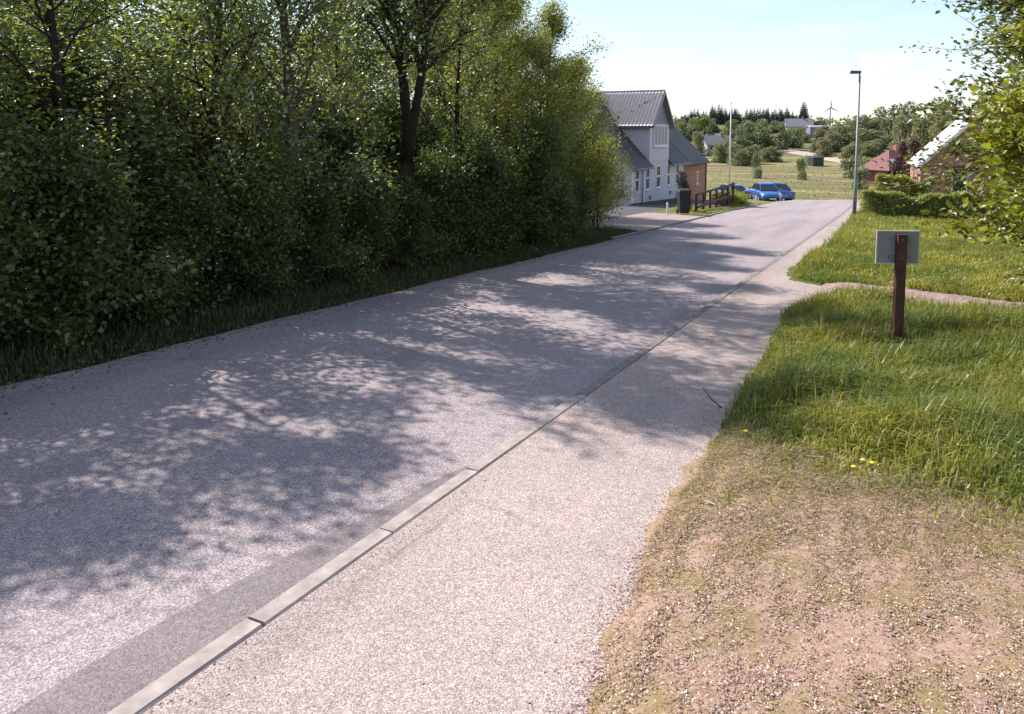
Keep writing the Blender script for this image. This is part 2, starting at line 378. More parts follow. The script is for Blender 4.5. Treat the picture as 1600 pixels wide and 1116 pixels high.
ys = np.unique(np.concatenate([-np.geomspace(2, 80, 12), np.arange(-2, 62, .5), np.arange(1.5, 24, .125), np.arange(62, 110, 1.5), [33.4, 33.6], np.geomspace(110, 6000, 90), [23.6, 38.9]]))
XX, YY = np.meshgrid(xs, ys)
ZZ = ground_z(XX, YY)
V = np.stack([XX.ravel(), YY.ravel(), ZZ.ravel()], 1)
nx, ny = len(xs), len(ys)
i, j = np.meshgrid(np.arange(nx - 1), np.arange(ny - 1)); a = (j * nx + i).ravel()
gme = np_mesh('ground', V, np.stack([a, a + 1, a + nx + 1, a + nx], 1), smooth_shade=True)
def groundmat():
    m, n, b = newmat('ground_soil_and_grass'); P = pos(n)
    sx = n.nodes.new('ShaderNodeSeparateXYZ'); n.links.new(P, sx.inputs[0])
    def mr(src, a, b_):
        r = n.nodes.new('ShaderNodeMapRange'); r.interpolation_type = 'SMOOTHSTEP'; r.inputs['From Min'].default_value = a; r.inputs['From Max'].default_value = b_
        n.links.new(src, r.inputs['Value']); return r.outputs['Result']
    wob = noise(n, 1.3, 4, .6, P)
    ya = n.nodes.new('ShaderNodeMath'); ya.operation = 'MULTIPLY_ADD'; ya.inputs[1].default_value = 1.6; n.links.new(wob.outputs['Fac'], ya.inputs[0]); n.links.new(sx.outputs['Y'], ya.inputs[2])
    big = noise(n, .35, 5, .6, P); fine = noise(n, 35, 5, .75, P)
    # dry worn ground near
    dry = ramp(n, [(.2, (.20, .12, .085)), (.5, (.38, .255, .195)), (.8, (.54, .40, .33))], fine.outputs['Fac']).outputs['Color']
    dry2 = ramp(n, [(.2, (.17, .13, .05)), (.8, (.38, .28, .15))], fine.outputs['Fac']).outputs['Color']
    mid = noise(n, 2.4, 4, .6, P)
    dry = mixc(n, ramp(n, [(.45, (0, 0, 0)), (.62, (1, 1, 1))], mid.outputs['Fac']).outputs['Color'], dry, dry2)
    grass = ramp(n, [(.25, (.035, .055, .012)), (.55, (.10, .13, .03)), (.8, (.19, .17, .07))], fine.outputs['Fac']).outputs['Color']
    c = mixc(n, mr(ya.outputs[0], 5.6, 7.0), dry, grass)
    # meadow towards the hedge
    mead = ramp(n, [(.3, (.12, .13, .03)), (.7, (.22, .20, .065))], big.outputs['Fac']).outputs['Color']
    c = mixc(n, mr(sx.outputs['Y'], 17, 24), c, mixc(n, .4, grass, mead))
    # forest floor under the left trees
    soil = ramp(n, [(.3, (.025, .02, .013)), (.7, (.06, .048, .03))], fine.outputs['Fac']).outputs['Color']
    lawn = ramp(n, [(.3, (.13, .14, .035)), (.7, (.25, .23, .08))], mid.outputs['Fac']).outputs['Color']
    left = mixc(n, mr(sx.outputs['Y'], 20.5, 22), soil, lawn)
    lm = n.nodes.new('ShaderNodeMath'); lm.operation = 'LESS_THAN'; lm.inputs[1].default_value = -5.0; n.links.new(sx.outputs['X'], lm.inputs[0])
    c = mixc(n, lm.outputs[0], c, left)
    # valley field: bands of dry rough grass, then meadow on the rise
    mp2 = n.nodes.new('ShaderNodeMapping'); mp2.inputs['Scale'].default_value = (.012, .10, .02); n.links.new(P, mp2.inputs['Vector'])
    band = noise(n, 1.0, 5, .6, mp2.outputs['Vector'], .6)
    field = ramp(n, [(.30, (.10, .09, .04)), (.42, (.23, .17, .11)), (.50, (.13, .145, .045)), (.58, (.30, .26, .12)), (.68, (.16, .17, .06))], band.outputs['Fac']).outputs['Color']
    c = mixc(n, mr(sx.outputs['Y'], 56, 66), c, field)
    far = ramp(n, [(.35, (.09, .10, .045)), (.65, (.17, .175, .08))], band.outputs['Fac']).outputs['Color']
    c = mixc(n, mr(sx.outputs['Y'], 215, 250), c, far)
    n.links.new(c, b.inputs['Base Color']); b.inputs['Roughness'].default_value = .95; b.inputs['Specular IOR Level'].default_value = .15
    bp = n.nodes.new('ShaderNodeBump'); bp.inputs['Strength'].default_value = .6; bp.inputs['Distance'].default_value = .02
    n.links.new(fine.outputs['Fac'], bp.inputs['Height']); n.links.new(bp.outputs['Normal'], b.inputs['Normal'])
    return m
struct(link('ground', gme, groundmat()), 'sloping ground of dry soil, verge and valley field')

def strip(name, xl, xr, y0, y1, dz, m, nxs=6, step=.5, skirt=.05, label=None):
    """sheet between two edge functions of y, following the terrain, with a skirt on both long sides"""
    yy = np.arange(y0, y1 + 1e-6, step); rows = []
    for y in yy:
        a, b_ = xl(y), xr(y); xx = np.linspace(a, b_, nxs)
        z = G(xx, y) + dz
        rows.append(np.stack([np.concatenate([[a], xx, [b_]]), np.full(nxs + 2, y), np.concatenate([[z[0] - skirt], z, [z[-1] - skirt]])], 1))
    V = np.concatenate(rows); n = nxs + 2; i, j = np.meshgrid(np.arange(n - 1), np.arange(len(yy) - 1)); a = (j * n + i).ravel()
    o = link(name, np_mesh(name, V, np.stack([a, a + 1, a + n + 1, a + n], 1)), m)
    return struct(o, label)
def jit(s, amp, k): return lambda y: amp * (math.sin(y * k + s) * .5 + math.sin(y * k * 2.7 + s * 3) * .3 + math.sin(y * k * 6.1 + s * 7) * .2)
jl, jr, jg = jit(1, .06, 1.3), jit(2, .045, 2.9), jit(5, .02, 2.1)
strip('road', lambda y: RL + jl(y), lambda y: KX0 - .004, -8, 90, 0, M['road'], 8, .25, label='grey chip sealed road running downhill')
strip('footpath', lambda y: KX1 + .007, lambda y: float(path_edge(y)) + .22 + 0 * jr(y), -8, 90, .042, M['path'], 6, .1, label='pale asphalt footpath beside the road')
strip('joint_soil', lambda y: KX0 - .01, lambda y: KX1 + .02, -8, 60, .012, M['joint'], 2, .5, label='dark soil in the joints of the kerb')
def gut(y): return KX0 - .004 - max(.02, (.36 if y < 2.5 else .36 - (y - 2.5) * .15) + jg(y))
strip('gutter_strip', gut, lambda y: KX0 - .005, -8, 4.6, .005, M['gutter'], 3, .1, .004, 'smoother grey asphalt strip along the kerb')
strip('driveway', lambda y: -10.3 if y > 28 else -12.96, lambda y: RL - .03 + 0 * y, 24.0, 33.4, .03, M['driveway'], 6, .4, .05, 'pinkish paved driveway in front of the white house')

strip('house_shade_strip', lambda y: -12.9, lambda y: -10.25 + .1 * math.sin(y), 28.0, 50.2, .024, M['yard'], 6, .4, .05, 'dark strip with house shadow painted in along the foot of the white house')  # dark sheet painted where the house shades the drive
# kerb: every stone a piece of its own, three uneven sets of mesh data shared
kerb = empty('kerb', (0, 0, 0), 'concrete kerb between the road and the footpath', None); kerb['kind'] = 'structure'
def stone_mesh(k):
    r = random.Random(k); L = 1.0 - .014; h = .11; c = .012
    prof = [(0, -h), (0, -c), (c, 0), (.118 - c, 0), (.118, -c), (.118, -h)]
    vs = []; fs = []
    for s_ in (0, L):
        for (x, z) in prof: vs.append((x + r.uniform(-.0025, .0025), s_ + r.uniform(-.004, .004), z + r.uniform(-.0015, .0015)))
    n = len(prof)
    for q in range(n): fs.append((q, (q + 1) % n, n + (q + 1) % n, n + q))
    fs.append(tuple(range(n))[::-1]); fs.append(tuple(range(n, 2 * n)))
    me = bpy.data.meshes.new('kerb_stone'); me.from_pydata(vs, [], fs); me.materials.append(M['kerb' if k < 5 else 'kerb_dark']); return me
SM = [stone_mesh(k) for k in range(10)]
for k in range(-5, 56):
    y = k * 1.0 + .47; o = link('kerb_stone', SM[k % 5 + (5 if k > 5 else 0)], None, kerb)
    z0, z1 = g(-2.6, y), g(-2.6, y + 1)
    r = random.Random(k * 3)
    o.location = (KX0 + r.uniform(-.004, .004), y, z0 + (.046 if k <= 5 else .040) + r.uniform(-.004, .003)); o.rotation_euler = (math.atan2(z1 - z0, 1), 0, r.uniform(-.004, .004))
kerb2 = empty('channel_kerb', (0, 0, 0), 'low kerb along the left road edge by the driveway', None); kerb2['kind'] = 'structure'
for k in range(21, 46):
    y = k * 1.0; o = link('kerb_stone', SM[5 + k % 5], None, kerb2); z0, z1 = g(RL, y), g(RL, y + 1)
    o.location = (RL - .14, y, z0 + .045); o.rotation_euler = (math.atan2(z1 - z0, 1), 0, 0)

# side path of gravel crossing behind the sign
def ribbon(name, pts, width, dz, m, label, n=60, jm=.05):
    pts = np.array(pts, float); t = np.linspace(0, len(pts) - 1, n)
    cx = np.interp(t, range(len(pts)), pts[:, 0]); cy = np.interp(t, range(len(pts)), pts[:, 1])
    dx, dy = np.gradient(cx), np.gradient(cy); L = np.hypot(dx, dy); nxv, nyv = -dy / L, dx / L
    rows = []
    for k in range(n):
        w0 = width * .5 * (1 + jm * math.sin(k * 1.7)); w1 = width * .5 * (1 + jm * math.sin(k * 2.3 + 1))
        for s_ in (-w0, -w0 * .5, 0, w1 * .5, w1):
            x, y = cx[k] + nxv[k] * s_, cy[k] + nyv[k] * s_
            rows.append((x, y, gz(x, y) + dz - (0.0 if abs(s_) < max(w0, w1) * .9 else dz * .9)))
    i, j = np.meshgrid(np.arange(4), np.arange(n - 1)); a = (j * 5 + i).ravel()
    return struct(link(name, np_mesh(name, rows, np.stack([a, a + 1, a + 6, a + 5], 1)), m), label)
ribbon('side_path', [(-1.35, 13.9), (-.4, 13.75), (.6, 13.5), (1.8, 13.3), (3.5, 13.4), (7, 14.2)], 1.8, .05, M['sidepath'], 'reddish gravel side path behind the sign', 70)
M['farroad'] = plain('far_dirt_road', (.42, .33, .29), .9, .08, .2)
ribbon('far_road', [(-60, 262), (-44, 258), (-32, 250), (-24, 238), (-16, 222), (-8, 208), (6, 196), (30, 188)], 7.0, .3, M['farroad'], 'pale dirt road crossing the far side of the valley', 60, .02)

# ------------------------------------------------------------------ leaves, grass, wood
def diamonds(P, size, r, up=.5, aspect=.62, D=None):
    """one folded leaf per point"""
    n = len(P); nrm = r.normal(size=(n, 3)); nrm[:, 2] = np.abs(nrm[:, 2]) + up; nrm /= np.linalg.norm(nrm, axis=1)[:, None]
    d = r.normal(size=(n, 3)) if D is None else D + r.normal(size=(n, 3)) * .6
    d -= nrm * (d * nrm).sum(1)[:, None]; d /= np.linalg.norm(d, axis=1)[:, None] + 1e-9
    wv = np.cross(nrm, d); s = (size * r.uniform(.55, 1.25, n))[:, None] * 1.0
    mid = P + d * s * .42
    V = np.stack([P, mid + wv * s * aspect * .5 + nrm * s * .08, P + d * s, mid - wv * s * aspect * .5 + nrm * s * .08], 1).reshape(-1, 3)
    Fc = np.arange(n * 4).reshape(n, 4)
    return V, Fc
def bezier_limb(p0, d0, L, r, n=5, bend=.25, lift=.15):
    pts = [np.array(p0, float)]; d = np.array(d0, float)
    for k in range(n):
        d = d + r.normal(size=3) * bend * .5 + np.array([0, 0, lift / n]); d /= np.linalg.norm(d); pts.append(pts[-1] + d * L / n)
    return pts
def make_tree(name, seed, H, spread, clear, n1, n2, nl, leaf, r0, bark, leafm, fork=False, lean=(0, 0), flat=False, up=.5, elev=(20, 60), jitter=.13, aspect=.62, top_thin=0.0, shape='oval'):
    r = np.random.default_rng(seed); mb = MB(); P = []; Dv = []
    stems = []
    if fork:
        base = bezier_limb((0, 0, -.2), (0, 0, 1), H * .28, r, 4, .05)
        mb.tube(base, np.linspace(r0 * 1.25, r0 * .95, 5), 9)
        for a, tilt, rr in ((0.2, .12, .72), (3.3, .55, .6)):
            st = bezier_limb(base[-1] - np.array([0, 0, .15]), (math.cos(a) * tilt, math.sin(a) * tilt, 1), H * .72, r, 7, .10, .3)
            mb.tube(st, np.linspace(r0 * rr, r0 * .12, 8), 8); stems.append((st, .3, rr))
    else:
        st = bezier_limb((0, 0, -.2), (lean[0], lean[1], 1), H, r, 9, .07, .2)
        mb.tube(st, np.linspace(r0 * 1.15, r0 * .12, 10), 8); stems.append((st, clear, 1))
    for (st, c0, wgt) in stems:
        st = np.array(st); m = int(n1 * (1 if len(stems) == 1 else .55))
        for k in range(m):
            t = c0 + (1 - c0) * ((k + r.uniform(0, 1)) / m); q = t * (len(st) - 1); i0 = min(int(q), len(st) - 2); p = st[i0] + (st[i0 + 1] - st[i0]) * (q - i0)
            az = k * 2.399 + r.uniform(-.5, .5); el = R(r.uniform(*elev)); tt = (t - c0) / (1 - c0)
            pr = {'oval': (.55 + 1.6 * tt - 1.85 * tt * tt), 'bush': 1.0 - .55 * tt, 'spread': .6 + .8 * tt * (1 - tt) * 2}[shape]
            L = spread * pr * r.uniform(.75, 1.2)
            if flat: el = R(r.uniform(-5, 28))
            lb = bezier_limb(p, (math.cos(az) * math.cos(el), math.sin(az) * math.cos(el), math.sin(el)), L, r, 5, .22, .1 if flat else .25)
            rl = max(.008, r0 * .32 * (1 - .6 * tt)); mb.tube(lb, np.linspace(rl, rl * .25, 6), 5, False)
            lb = np.array(lb)
            for q2 in range(n2):
                u = r.uniform(.22, 1.0); qq = u * 5; i1 = min(int(qq), 4); bp = lb[i1] + (lb[i1 + 1] - lb[i1]) * (qq - i1)
                td = (lb[5] - lb[0]) / L + r.normal(size=3) * np.array([.8, .8, .22 if flat else .7]); td /= np.linalg.norm(td)
                tl = L * .30 * r.uniform(.6, 1.3) + .12; tw = bezier_limb(bp, td, tl, r, 2, .3, 0)
                mb.tube(tw, (rl * .3 + .001, rl * .2 + .001, .0015), 3, False); tw = np.array(tw)
                cnt = max(3, int(nl * r.uniform(.4, 1.5) * (1 - top_thin * tt)))
                uu = r.uniform(.05, 1.0, cnt) * 2; ii = np.minimum(uu.astype(int), 1); pp = tw[ii] + (tw[ii + 1] - tw[ii]) * (uu - ii)[:, None]
                j = r.normal(size=(cnt, 3)) * jitter
                if flat: j[:, 2] *= .3
                P.append(pp + j); Dv.append(np.repeat(td[None], cnt, 0))
    P = np.concatenate(P); Dv = np.concatenate(Dv)
    keep = P[:, 2] > .02; P, Dv = P[keep], Dv[keep]
    V, Fc = diamonds(P, leaf, r, up, aspect, Dv if flat else None)
    root = bpy.data.objects.new(name, None); COL.objects.link(root)
    mb.build('trunk', bark, root, True)
    cl = r.uniform(0, 1, len(P)) * .7 + .3 * (.5 + .5 * np.sin(P[:, 0] * 2.1 + P[:, 2] * 1.7) * np.cos(P[:, 1] * 2.3))
    c = link('crown', np_mesh('crown', V, Fc, cl), leafm, root)
    return root

def place(proto, spots, labels, cat, group, first=[None]):
    """spots: (x, y, rz, sx, sz); the first uses the prototype itself"""
    outl = []
    for k, (x, y, rz, s, sz) in enumerate(spots):
        loc = (x, y, gz(x, y) - .03)
        if k == 0:
            o = proto; o.location = loc; o.rotation_euler = (0, 0, rz); o.scale = (s, s, sz)
        else: o = dup(proto, loc, rz, (s, s, sz))
        lab = labels[k] if isinstance(labels, (list, tuple)) else labels
        tag(o, lab, cat, group); outl.append(o)
    return outl

rr = random.Random(11)
# --- trees of the left-hand belt
G_L = 'trees of the dense belt along the left road edge'
fork = make_tree('forked_tree', 21, 8.2, 2.5, .25, 46, 12, 34, .085, .19, M['bark_dark'], M['leafA'], fork=True, top_thin=.25)
place(fork, [(-9.1, 13.1, 2.4, 1, 1)], ['tall dark tree forking low into two thick stems in the left belt'], 'tree', G_L)
grey = make_tree('grey_tree', 33, 8.0, 2.2, .12, 46, 12, 36, .088, .12, M['bark_grey'], M['leafA'], top_thin=.1)
place(grey, [(-9.0, 9.7, 0, 1, 1)], ['slim tree with a straight pale grey trunk left of the forked tree'], 'tree', G_L)
tA = make_tree('broadleaf_tree', 41, 7.4, 2.3, .07, 50, 12, 42, .095, .09, M['bark_dark'], M['leafA'], top_thin=.5)
spA = [(-9.4, 6.3, .3, 1.0, .80), (-9.6, 2.4, 2.1, .95, .64), (-9.8, -2.4, 4.0, .8, .52), (-12.4, 4.4, 5.0, 1.1, .68), (-12.8, 7.8, 1.5, 1.15, .74), (-12.5, 11.8, .5, 1.1, .78),
       (-13.0, 15.6, 3.3, 1.1, .80), (-16.5, 9.5, 2.0, 1.2, .75), (-17, 14, 4.4, 1.2, .78), (-17.5, 19, 1.4, 1.2, .8), (-17, 24, .2, 1.2, .85), (-22, 13, 3.0, 1.3, .85), (-22, 18, 2.2, 1.3, .9), (-22, 25, 1.2, 1.3, .9), (-9.3, 8.1, 2.7, .85, 1.02), (-9.3, 4.2, 1.1, .8, .68), (-10.4, 12.2, 3.6, .8, .9), (-9.6, 15.9, .9, .9, .95), (-12.6, 1.4, 2.0, 1.0, .7), (-15.5, 5.5, 3.0, 1.2, .75), (-26, 16, 1, 1.4, .9), (-27, 24, 2, 1.4, .9)]
ORD = 'first second third fourth fifth sixth seventh eighth ninth tenth eleventh twelfth thirteenth fourteenth fifteenth sixteenth seventeenth eighteenth nineteenth twentieth'.split()
front = sorted([i for i, s_ in enumerate(spA) if s_[0] > -11], key=lambda i: -spA[i][1])
second = sorted([i for i, s_ in enumerate(spA) if -14 < s_[0] <= -11], key=lambda i: -spA[i][1])
place(tA, spA, [('leafy green tree, %s from the driveway end in the front row of the left belt' % ORD[front.index(i)]) if i in front else
                ('leafy green tree, %s from the driveway end in the second row of the left belt' % ORD[second.index(i)]) if i in second else
                'leafy green tree in the rearmost rows of the left belt, seen only through gaps' for i in range(len(spA))], 'tree', G_L)
tB = make_tree('olive_tree', 52, 7.0, 1.8, .05, 56, 12, 42, .072, .075, M['bark_dark'], M['leafB'], top_thin=.1, jitter=.12)
spB = [(-9.8, 18.2, .3, 1.0, .95), (-9.9, 21.6, 1.9, 1.05, .96), (-10.6, 25.0, 3.1, 1.1, .82), (-12.3, 29.4, 4.1, 1.05, .9), (-12.8, 20.2, 5.1, 1.2, 1.32), (-13.6, 25.6, 2.2, 1.2, 1.2), (-9.3, 19.9, 4.4, .75, .8), (-15.8, 29.5, 1.0, 1.35, 1.3), (-13.5, 23.0, 0.4, 1.2, 1.35), (-16.0, 26.5, 3.3, 1.3, 1.4)]
place(tB, spB, ['yellowish olive leaved slender tree right of the forked tree', 'small leaved olive tree before the road end of the belt', 'olive green tree at the right end of the belt, low branches',
                'rearmost olive tree whose crown stands out against the sky beside the white house', 'olive green tree in the second row of the belt', 'olive tree standing between the end tree and the rearmost one', 'small olive tree squeezed in front of the second row', 'olive tree farthest back behind the end of the belt', 'tall olive tree in the second row between the fork tree and the end', 'tall olive tree in the third row near the end of the belt'], 'tree', G_L)
# --- understorey shrubs
sh = make_tree('roadside_shrub', 61, 2.3, 1.25, .03, 38, 11, 36, .085, .03, M['bark_dark'], M['leafC'], shape='bush', elev=(5, 70), jitter=.12)
spS = []
y = -4.0
while y < 22.2:
    s = rr.uniform(.75, 1.15); x = -8.6 + rr.uniform(-.25, .2)
    if y > 20: s = .7
    if 11.2 < y < 13.2 or 8.2 < y < 9.2: s *= .8
    spS.append((x, y, rr.uniform(0, 6), s, s * rr.uniform(.8, 1.2))); y += rr.uniform(1.15, 1.5)
for k in range(14): spS.append((-11.2 + rr.uniform(-.6, .5), -2 + k * 2.1 + rr.uniform(-.4, .4), rr.uniform(0, 6), 1.45, 1.4))
nf = len([1 for s_ in spS if s_[0] > -9.5])
place(sh, spS, ['dark green roadside shrub, %s from the driveway end at the foot of the left belt' % (ORD + ['twenty-first', 'twenty-second', 'twenty-third', 'twenty-fourth', 'twenty-fifth'])[nf - 1 - i] if i < nf else
                'tall dark green shrub filling the belt between its front and second row of trees' for i in range(len(spS))], 'shrub', 'understorey shrubs along the left road edge')
shY = make_tree('bright_shrub', 66, 2.0, 1.15, .03, 26, 9, 30, .062, .025, M['bark_dark'], M['leafB'], shape='bush', elev=(5, 70), jitter=.10)
place(shY, [(-8.7, 22.9, 0, 1.15, 1.4), (-9.5, 24.6, 2, 1.3, 1.6), (-10.9, 27.4, 4, 1.3, 1.35)],
      ['yellowish shrub at the road end of the tree belt, by the grass verge', 'yellow tinged shrub just behind the last roadside shrub', 'yellowish shrub closest to the driveway of the white house'], 'shrub', 'yellowish shrubs at the end of the belt')

# --- right-hand trees
tR = make_tree('spreading_tree', 71, 8.0, 2.9, .06, 84, 16, 60, .105, .13, M['bark_grey'], M['leafD'], flat=True, up=.9, shape='spread', jitter=.17)
tag(tR, 'tall spreading tree with layered branches at the right edge of the view', 'tree', 'trees on the right verge'); tR.location = (3.2, 13.6, gz(3.2, 13.6))
dup(tR, (4.0, 16.6, gz(4.0, 16.6)), 5.0, (1.0, 1.0, 1.0), 'spreading tree directly in front of the hedge end at the right edge')
tR2 = dup(tR, (6.1, 22.0, gz(6.1, 22)), 2.2, (1.1, 1.1, .95), 'taller tree behind the brick house gable, partly hidden by the spreading tree')
tY = make_tree('young_elm', 83, 3.5, 1.8, .24, 50, 15, 44, .096, .04, M['bark_grey'], M['leafY'], flat=True, up=.7, shape='bush', jitter=.13, aspect=.66)
tag(tY, 'bright yellow-green young tree reaching in from the right above the meadow', 'tree', 'yellow-green young trees'); tY.location = (2.15, 9.2, gz(2.15, 9.2)); tY.rotation_euler = (0, 0, .4); tY.scale = (1.0, 1.0, 1.1)
dup(tY, (3.1, 11.6, gz(3.1, 11.6)), 2.5, (1.1, 1.1, 1.3), 'yellow-green young tree standing behind the nearer one at the right edge')
dup(tR, (3.3, 11.6, gz(3.3, 11.6)), 3.4, (.7, .7, .7), 'smaller spreading tree between the tall one and the viewer at the right edge')
dup(tR, (4.3, 12.8, gz(4.3, 12.8)), 1.2, (.95, .95, .95), 'dense spreading tree overhanging the young trees at the right edge')
dup(tY, (4.0, 17.0, gz(4.0, 17.0)), 4.5, (1.3, 1.3, 1.35), 'yellow-green young tree in front of the hedge and the brick house')

# --- hedge
def leaf_volume(name, boxf, n, size, m, seed, parent=None, up=.3):
    r = np.random.default_rng(seed); P = boxf(r, n); V, Fc = diamonds(P, size, r, up, .7)
    cl = r.uniform(0, 1, n) * .75 + .25 * (.5 + .5 * np.sin(P[:, 0] * 3) * np.cos(P[:, 1] * 3 + P[:, 2] * 4))
    return link(name, np_mesh(name, V, Fc, cl), m, parent)
def hedge(name, a, b_, w_, h, n, seed, label, size=.09, m='leafH'):
    root = empty(name, (a[0], a[1], gz(*a)), label, 'hedge', 'hedges on the right')
    A = np.array(a); B = np.array(b_); L = np.linalg.norm(B - A); t = (B - A) / L; nn = np.array([-t[1], t[0]])
    def f(r, n):
        u = r.uniform(0, 1, n); v = r.uniform(-1, 1, n); z = r.uniform(0, 1, n); side = r.uniform(0, 1, n)
        v = np.where(side < .35, np.sign(v) * (1 - np.abs(r.normal(size=n)) * .15), v); z = np.where((side > .35) & (side < .6), 1 - np.abs(r.normal(size=n)) * .1, z)
        lump = 1 + .10 * np.sin(u * L * 2.3) + .07 * np.sin(u * L * 5.1 + 1)
        xy = A + t * (u * L)[:, None] + nn * (v * w_ * .5 * lump)[:, None]
        hz = h * z * lump
        P = np.stack([xy[:, 0], xy[:, 1], G(xy[:, 0], xy[:, 1]) + hz + .05], 1); return P - np.array(root.location)
    leaf_volume('foliage', f, n, size, M[m], seed, root)
    r = random.Random(seed); st = MB(root.location)
    k = 0.0
    while k < L:
        p = A + t * k + nn * r.uniform(-.1, .1); z = gz(*p)
        st.tube([(p[0], p[1], z - .05), (p[0] + r.uniform(-.1, .1), p[1], z + h * .5), (p[0] + r.uniform(-.2, .2), p[1] + r.uniform(-.1, .1), z + h * .9)], (.02, .015, .006), 4)
        k += .35
    st.build('stems', M['twig'], root)
    return root
hedge('hedge', (-1.65, 35.2), (4.4, 36.3), .9, 1.1, 32000, 5, 'clipped low hedge in front of the brick house')
hedge('hedge', (-1.45, 46.0), (1.2, 46.0), 1.6, 1.6, 9000, 6, 'brighter green hedge behind the low hedge, left of the brick house', .13, 'leafY')

# ------------------------------------------------------------------ grass
def blades(n, px, py, h, wd, r, lean=.45, flat=0.0, zf=None):
    z = ground_z(px, py) if zf is None else zf(px, py)
    az = r.uniform(0, 2 * np.pi, n); ln = np.abs(r.normal(size=n)) * lean + .05 + flat
    dx, dy = np.cos(az), np.sin(az); wx, wy = -dy * wd * .5, dx * wd * .5
    B = np.stack([px, py, z - .01], 1)
    m = B + np.stack([dx * h * ln * .35, dy * h * ln * .35, h * .6 / (1 + flat * 2)], 1)
    t = B + np.stack([dx * h * ln, dy * h * ln, h / (1 + ln * .8 + flat * 4)], 1)
    W = np.stack([wx, wy, np.zeros(n)], 1)
    V = np.stack([B - W, B + W, m + W * .8, m - W * .8, t], 1).reshape(-1, 3)
    k = np.arange(n)[:, None] * 5
    tri = np.concatenate([k + [0, 1, 2], k + [0, 2, 3], k + [3, 2, 4]], 1).reshape(-1, 3)
    return V, tri
def edge_of_dry(x):     # y beyond which the tall grass stands
    return np.interp(x, [-1.3, -.8, -.2, .3, .9, 2, 4], [5.9, 5.75, 5.5, 5.35, 5.2, 5.0, 4.7])
def side_y(x): return np.interp(x, [-1.35, -.4, .6, 1.8, 3.5, 7], [13.9, 13.75, 13.5, 13.3, 13.4, 14.2])
def tall_grass(seed, n):
    r = np.random.default_rng(seed)
    x = r.uniform(-1.55, 2.9, n); y = r.uniform(4.4, 13.2, n)
    cl = bumps(x * 3, y * 3, 1.3); pe = path_edge(y)
    d = np.minimum((y - edge_of_dry(x)) / 1.0, 1)                       # 0 at the border
    ok = (x > pe - .06 + .10 * r.random(n)) & (y < side_y(x) - .95) & (r.random(n) < np.clip(.35 + d * .9, .04, 1)) & (r.random(n) < .75 + .25 * cl)
    vis = (x < .12 * y + 1.1)          # what the verge shows from the road, with a margin
    ok &= vis
    x, y, cl, d, pe = x[ok], y[ok], cl[ok], d[ok], pe[ok]; n = len(x)
    edge = np.clip((x - pe) / .5, .25, 1)
    h = (.08 + .19 * np.clip(d, 0, 1) + .14 * cl * np.clip(d, 0, 1)) * r.uniform(.55, 1.35, n) * (.45 + .55 * edge)
    h = h * (1 - .62 * np.exp(-(((x + .02) / .35) ** 2 + ((y - 9.45) / .55) ** 2)))
    h = np.clip(h, .03, .5)
    V, T = blades(n, x, y, h, .006 + .006 * r.random(n), r, .6)
    col = np.clip(r.beta(2, 2.4, n) + .12 * cl * 0 + np.where(d < .25, .25, 0) + (r.random(n) < .05) * .5, 0, 1)
    return V, T, np.repeat(col, 3)
V, T, c = tall_grass(3, 170000)
tag(link('tall_grass', np_mesh('tall_grass', V, T, c), M['grass']), 'lush tall grass on the verge around the sign', 'grass', kind='stuff')
def stalks(seed, n):
    r = np.random.default_rng(seed); x = r.uniform(-1.3, 2.6, n); y = r.uniform(5.6, 12.2, n)
    ok = (x > path_edge(y) + .15) & (y < side_y(x) - 1) & (y > edge_of_dry(x) + .3) & (x < .12 * y + 1.1) & (r.random(n) < .35 + .65 * (bumps(x * 2.2, y * 2.2, 1.1) > .1)); x, y = x[ok], y[ok]; n = len(x)
    V, T = blades(n, x, y, r.uniform(.22, .46, n), .0045 + .003 * r.random(n), r, .55); return V, T, np.repeat(np.where(r.random(n) < .6, r.uniform(.85, 1, n), r.uniform(0, .2, n)), 3)
V, T, c = stalks(13, 4200)
tag(link('grass_stalks', np_mesh('grass_stalks', V, T, c), M['grass']), 'pale flowering grass stalks and dry stems in the tall grass', 'grass', kind='stuff')
def meadow(seed, n):
    r = np.random.default_rng(seed); u = r.random(n)
    y = 13.9 + 22 * u ** 1.3; x = -1.9 + r.random(n) * (y * .12 + 3.6)
    ok = (x > path_edge(y) + .1) & (y > side_y(x) + .85); x, y = x[ok], y[ok]; n = len(x); cl = bumps(x, y, 1.7)
    ed = np.clip(1 - (x - path_edge(y)) / 1.2, 0, 1)
    h = (.12 + .05 * cl + .16 * ed * smooth(16, 18, y)) * r.uniform(.6, 1.4, n) * (1 + (y - 14) / 60)
    V, T = blades(n, x, y, np.clip(h, .03, .6), .010 + .010 * r.random(n), r, .5)
    col = np.clip(r.beta(2, 2, n) * .8 + .12 + .25 * (1 - ed) * (r.random(n) < .6), 0, 1)
    return V, T, np.repeat(col, 3)
V, T, c = meadow(4, 90000)
tag(link('meadow_grass', np_mesh('meadow_grass', V, T, c), M['grass']), 'rough meadow grass between the gravel path and the hedge', 'grass', kind='stuff')
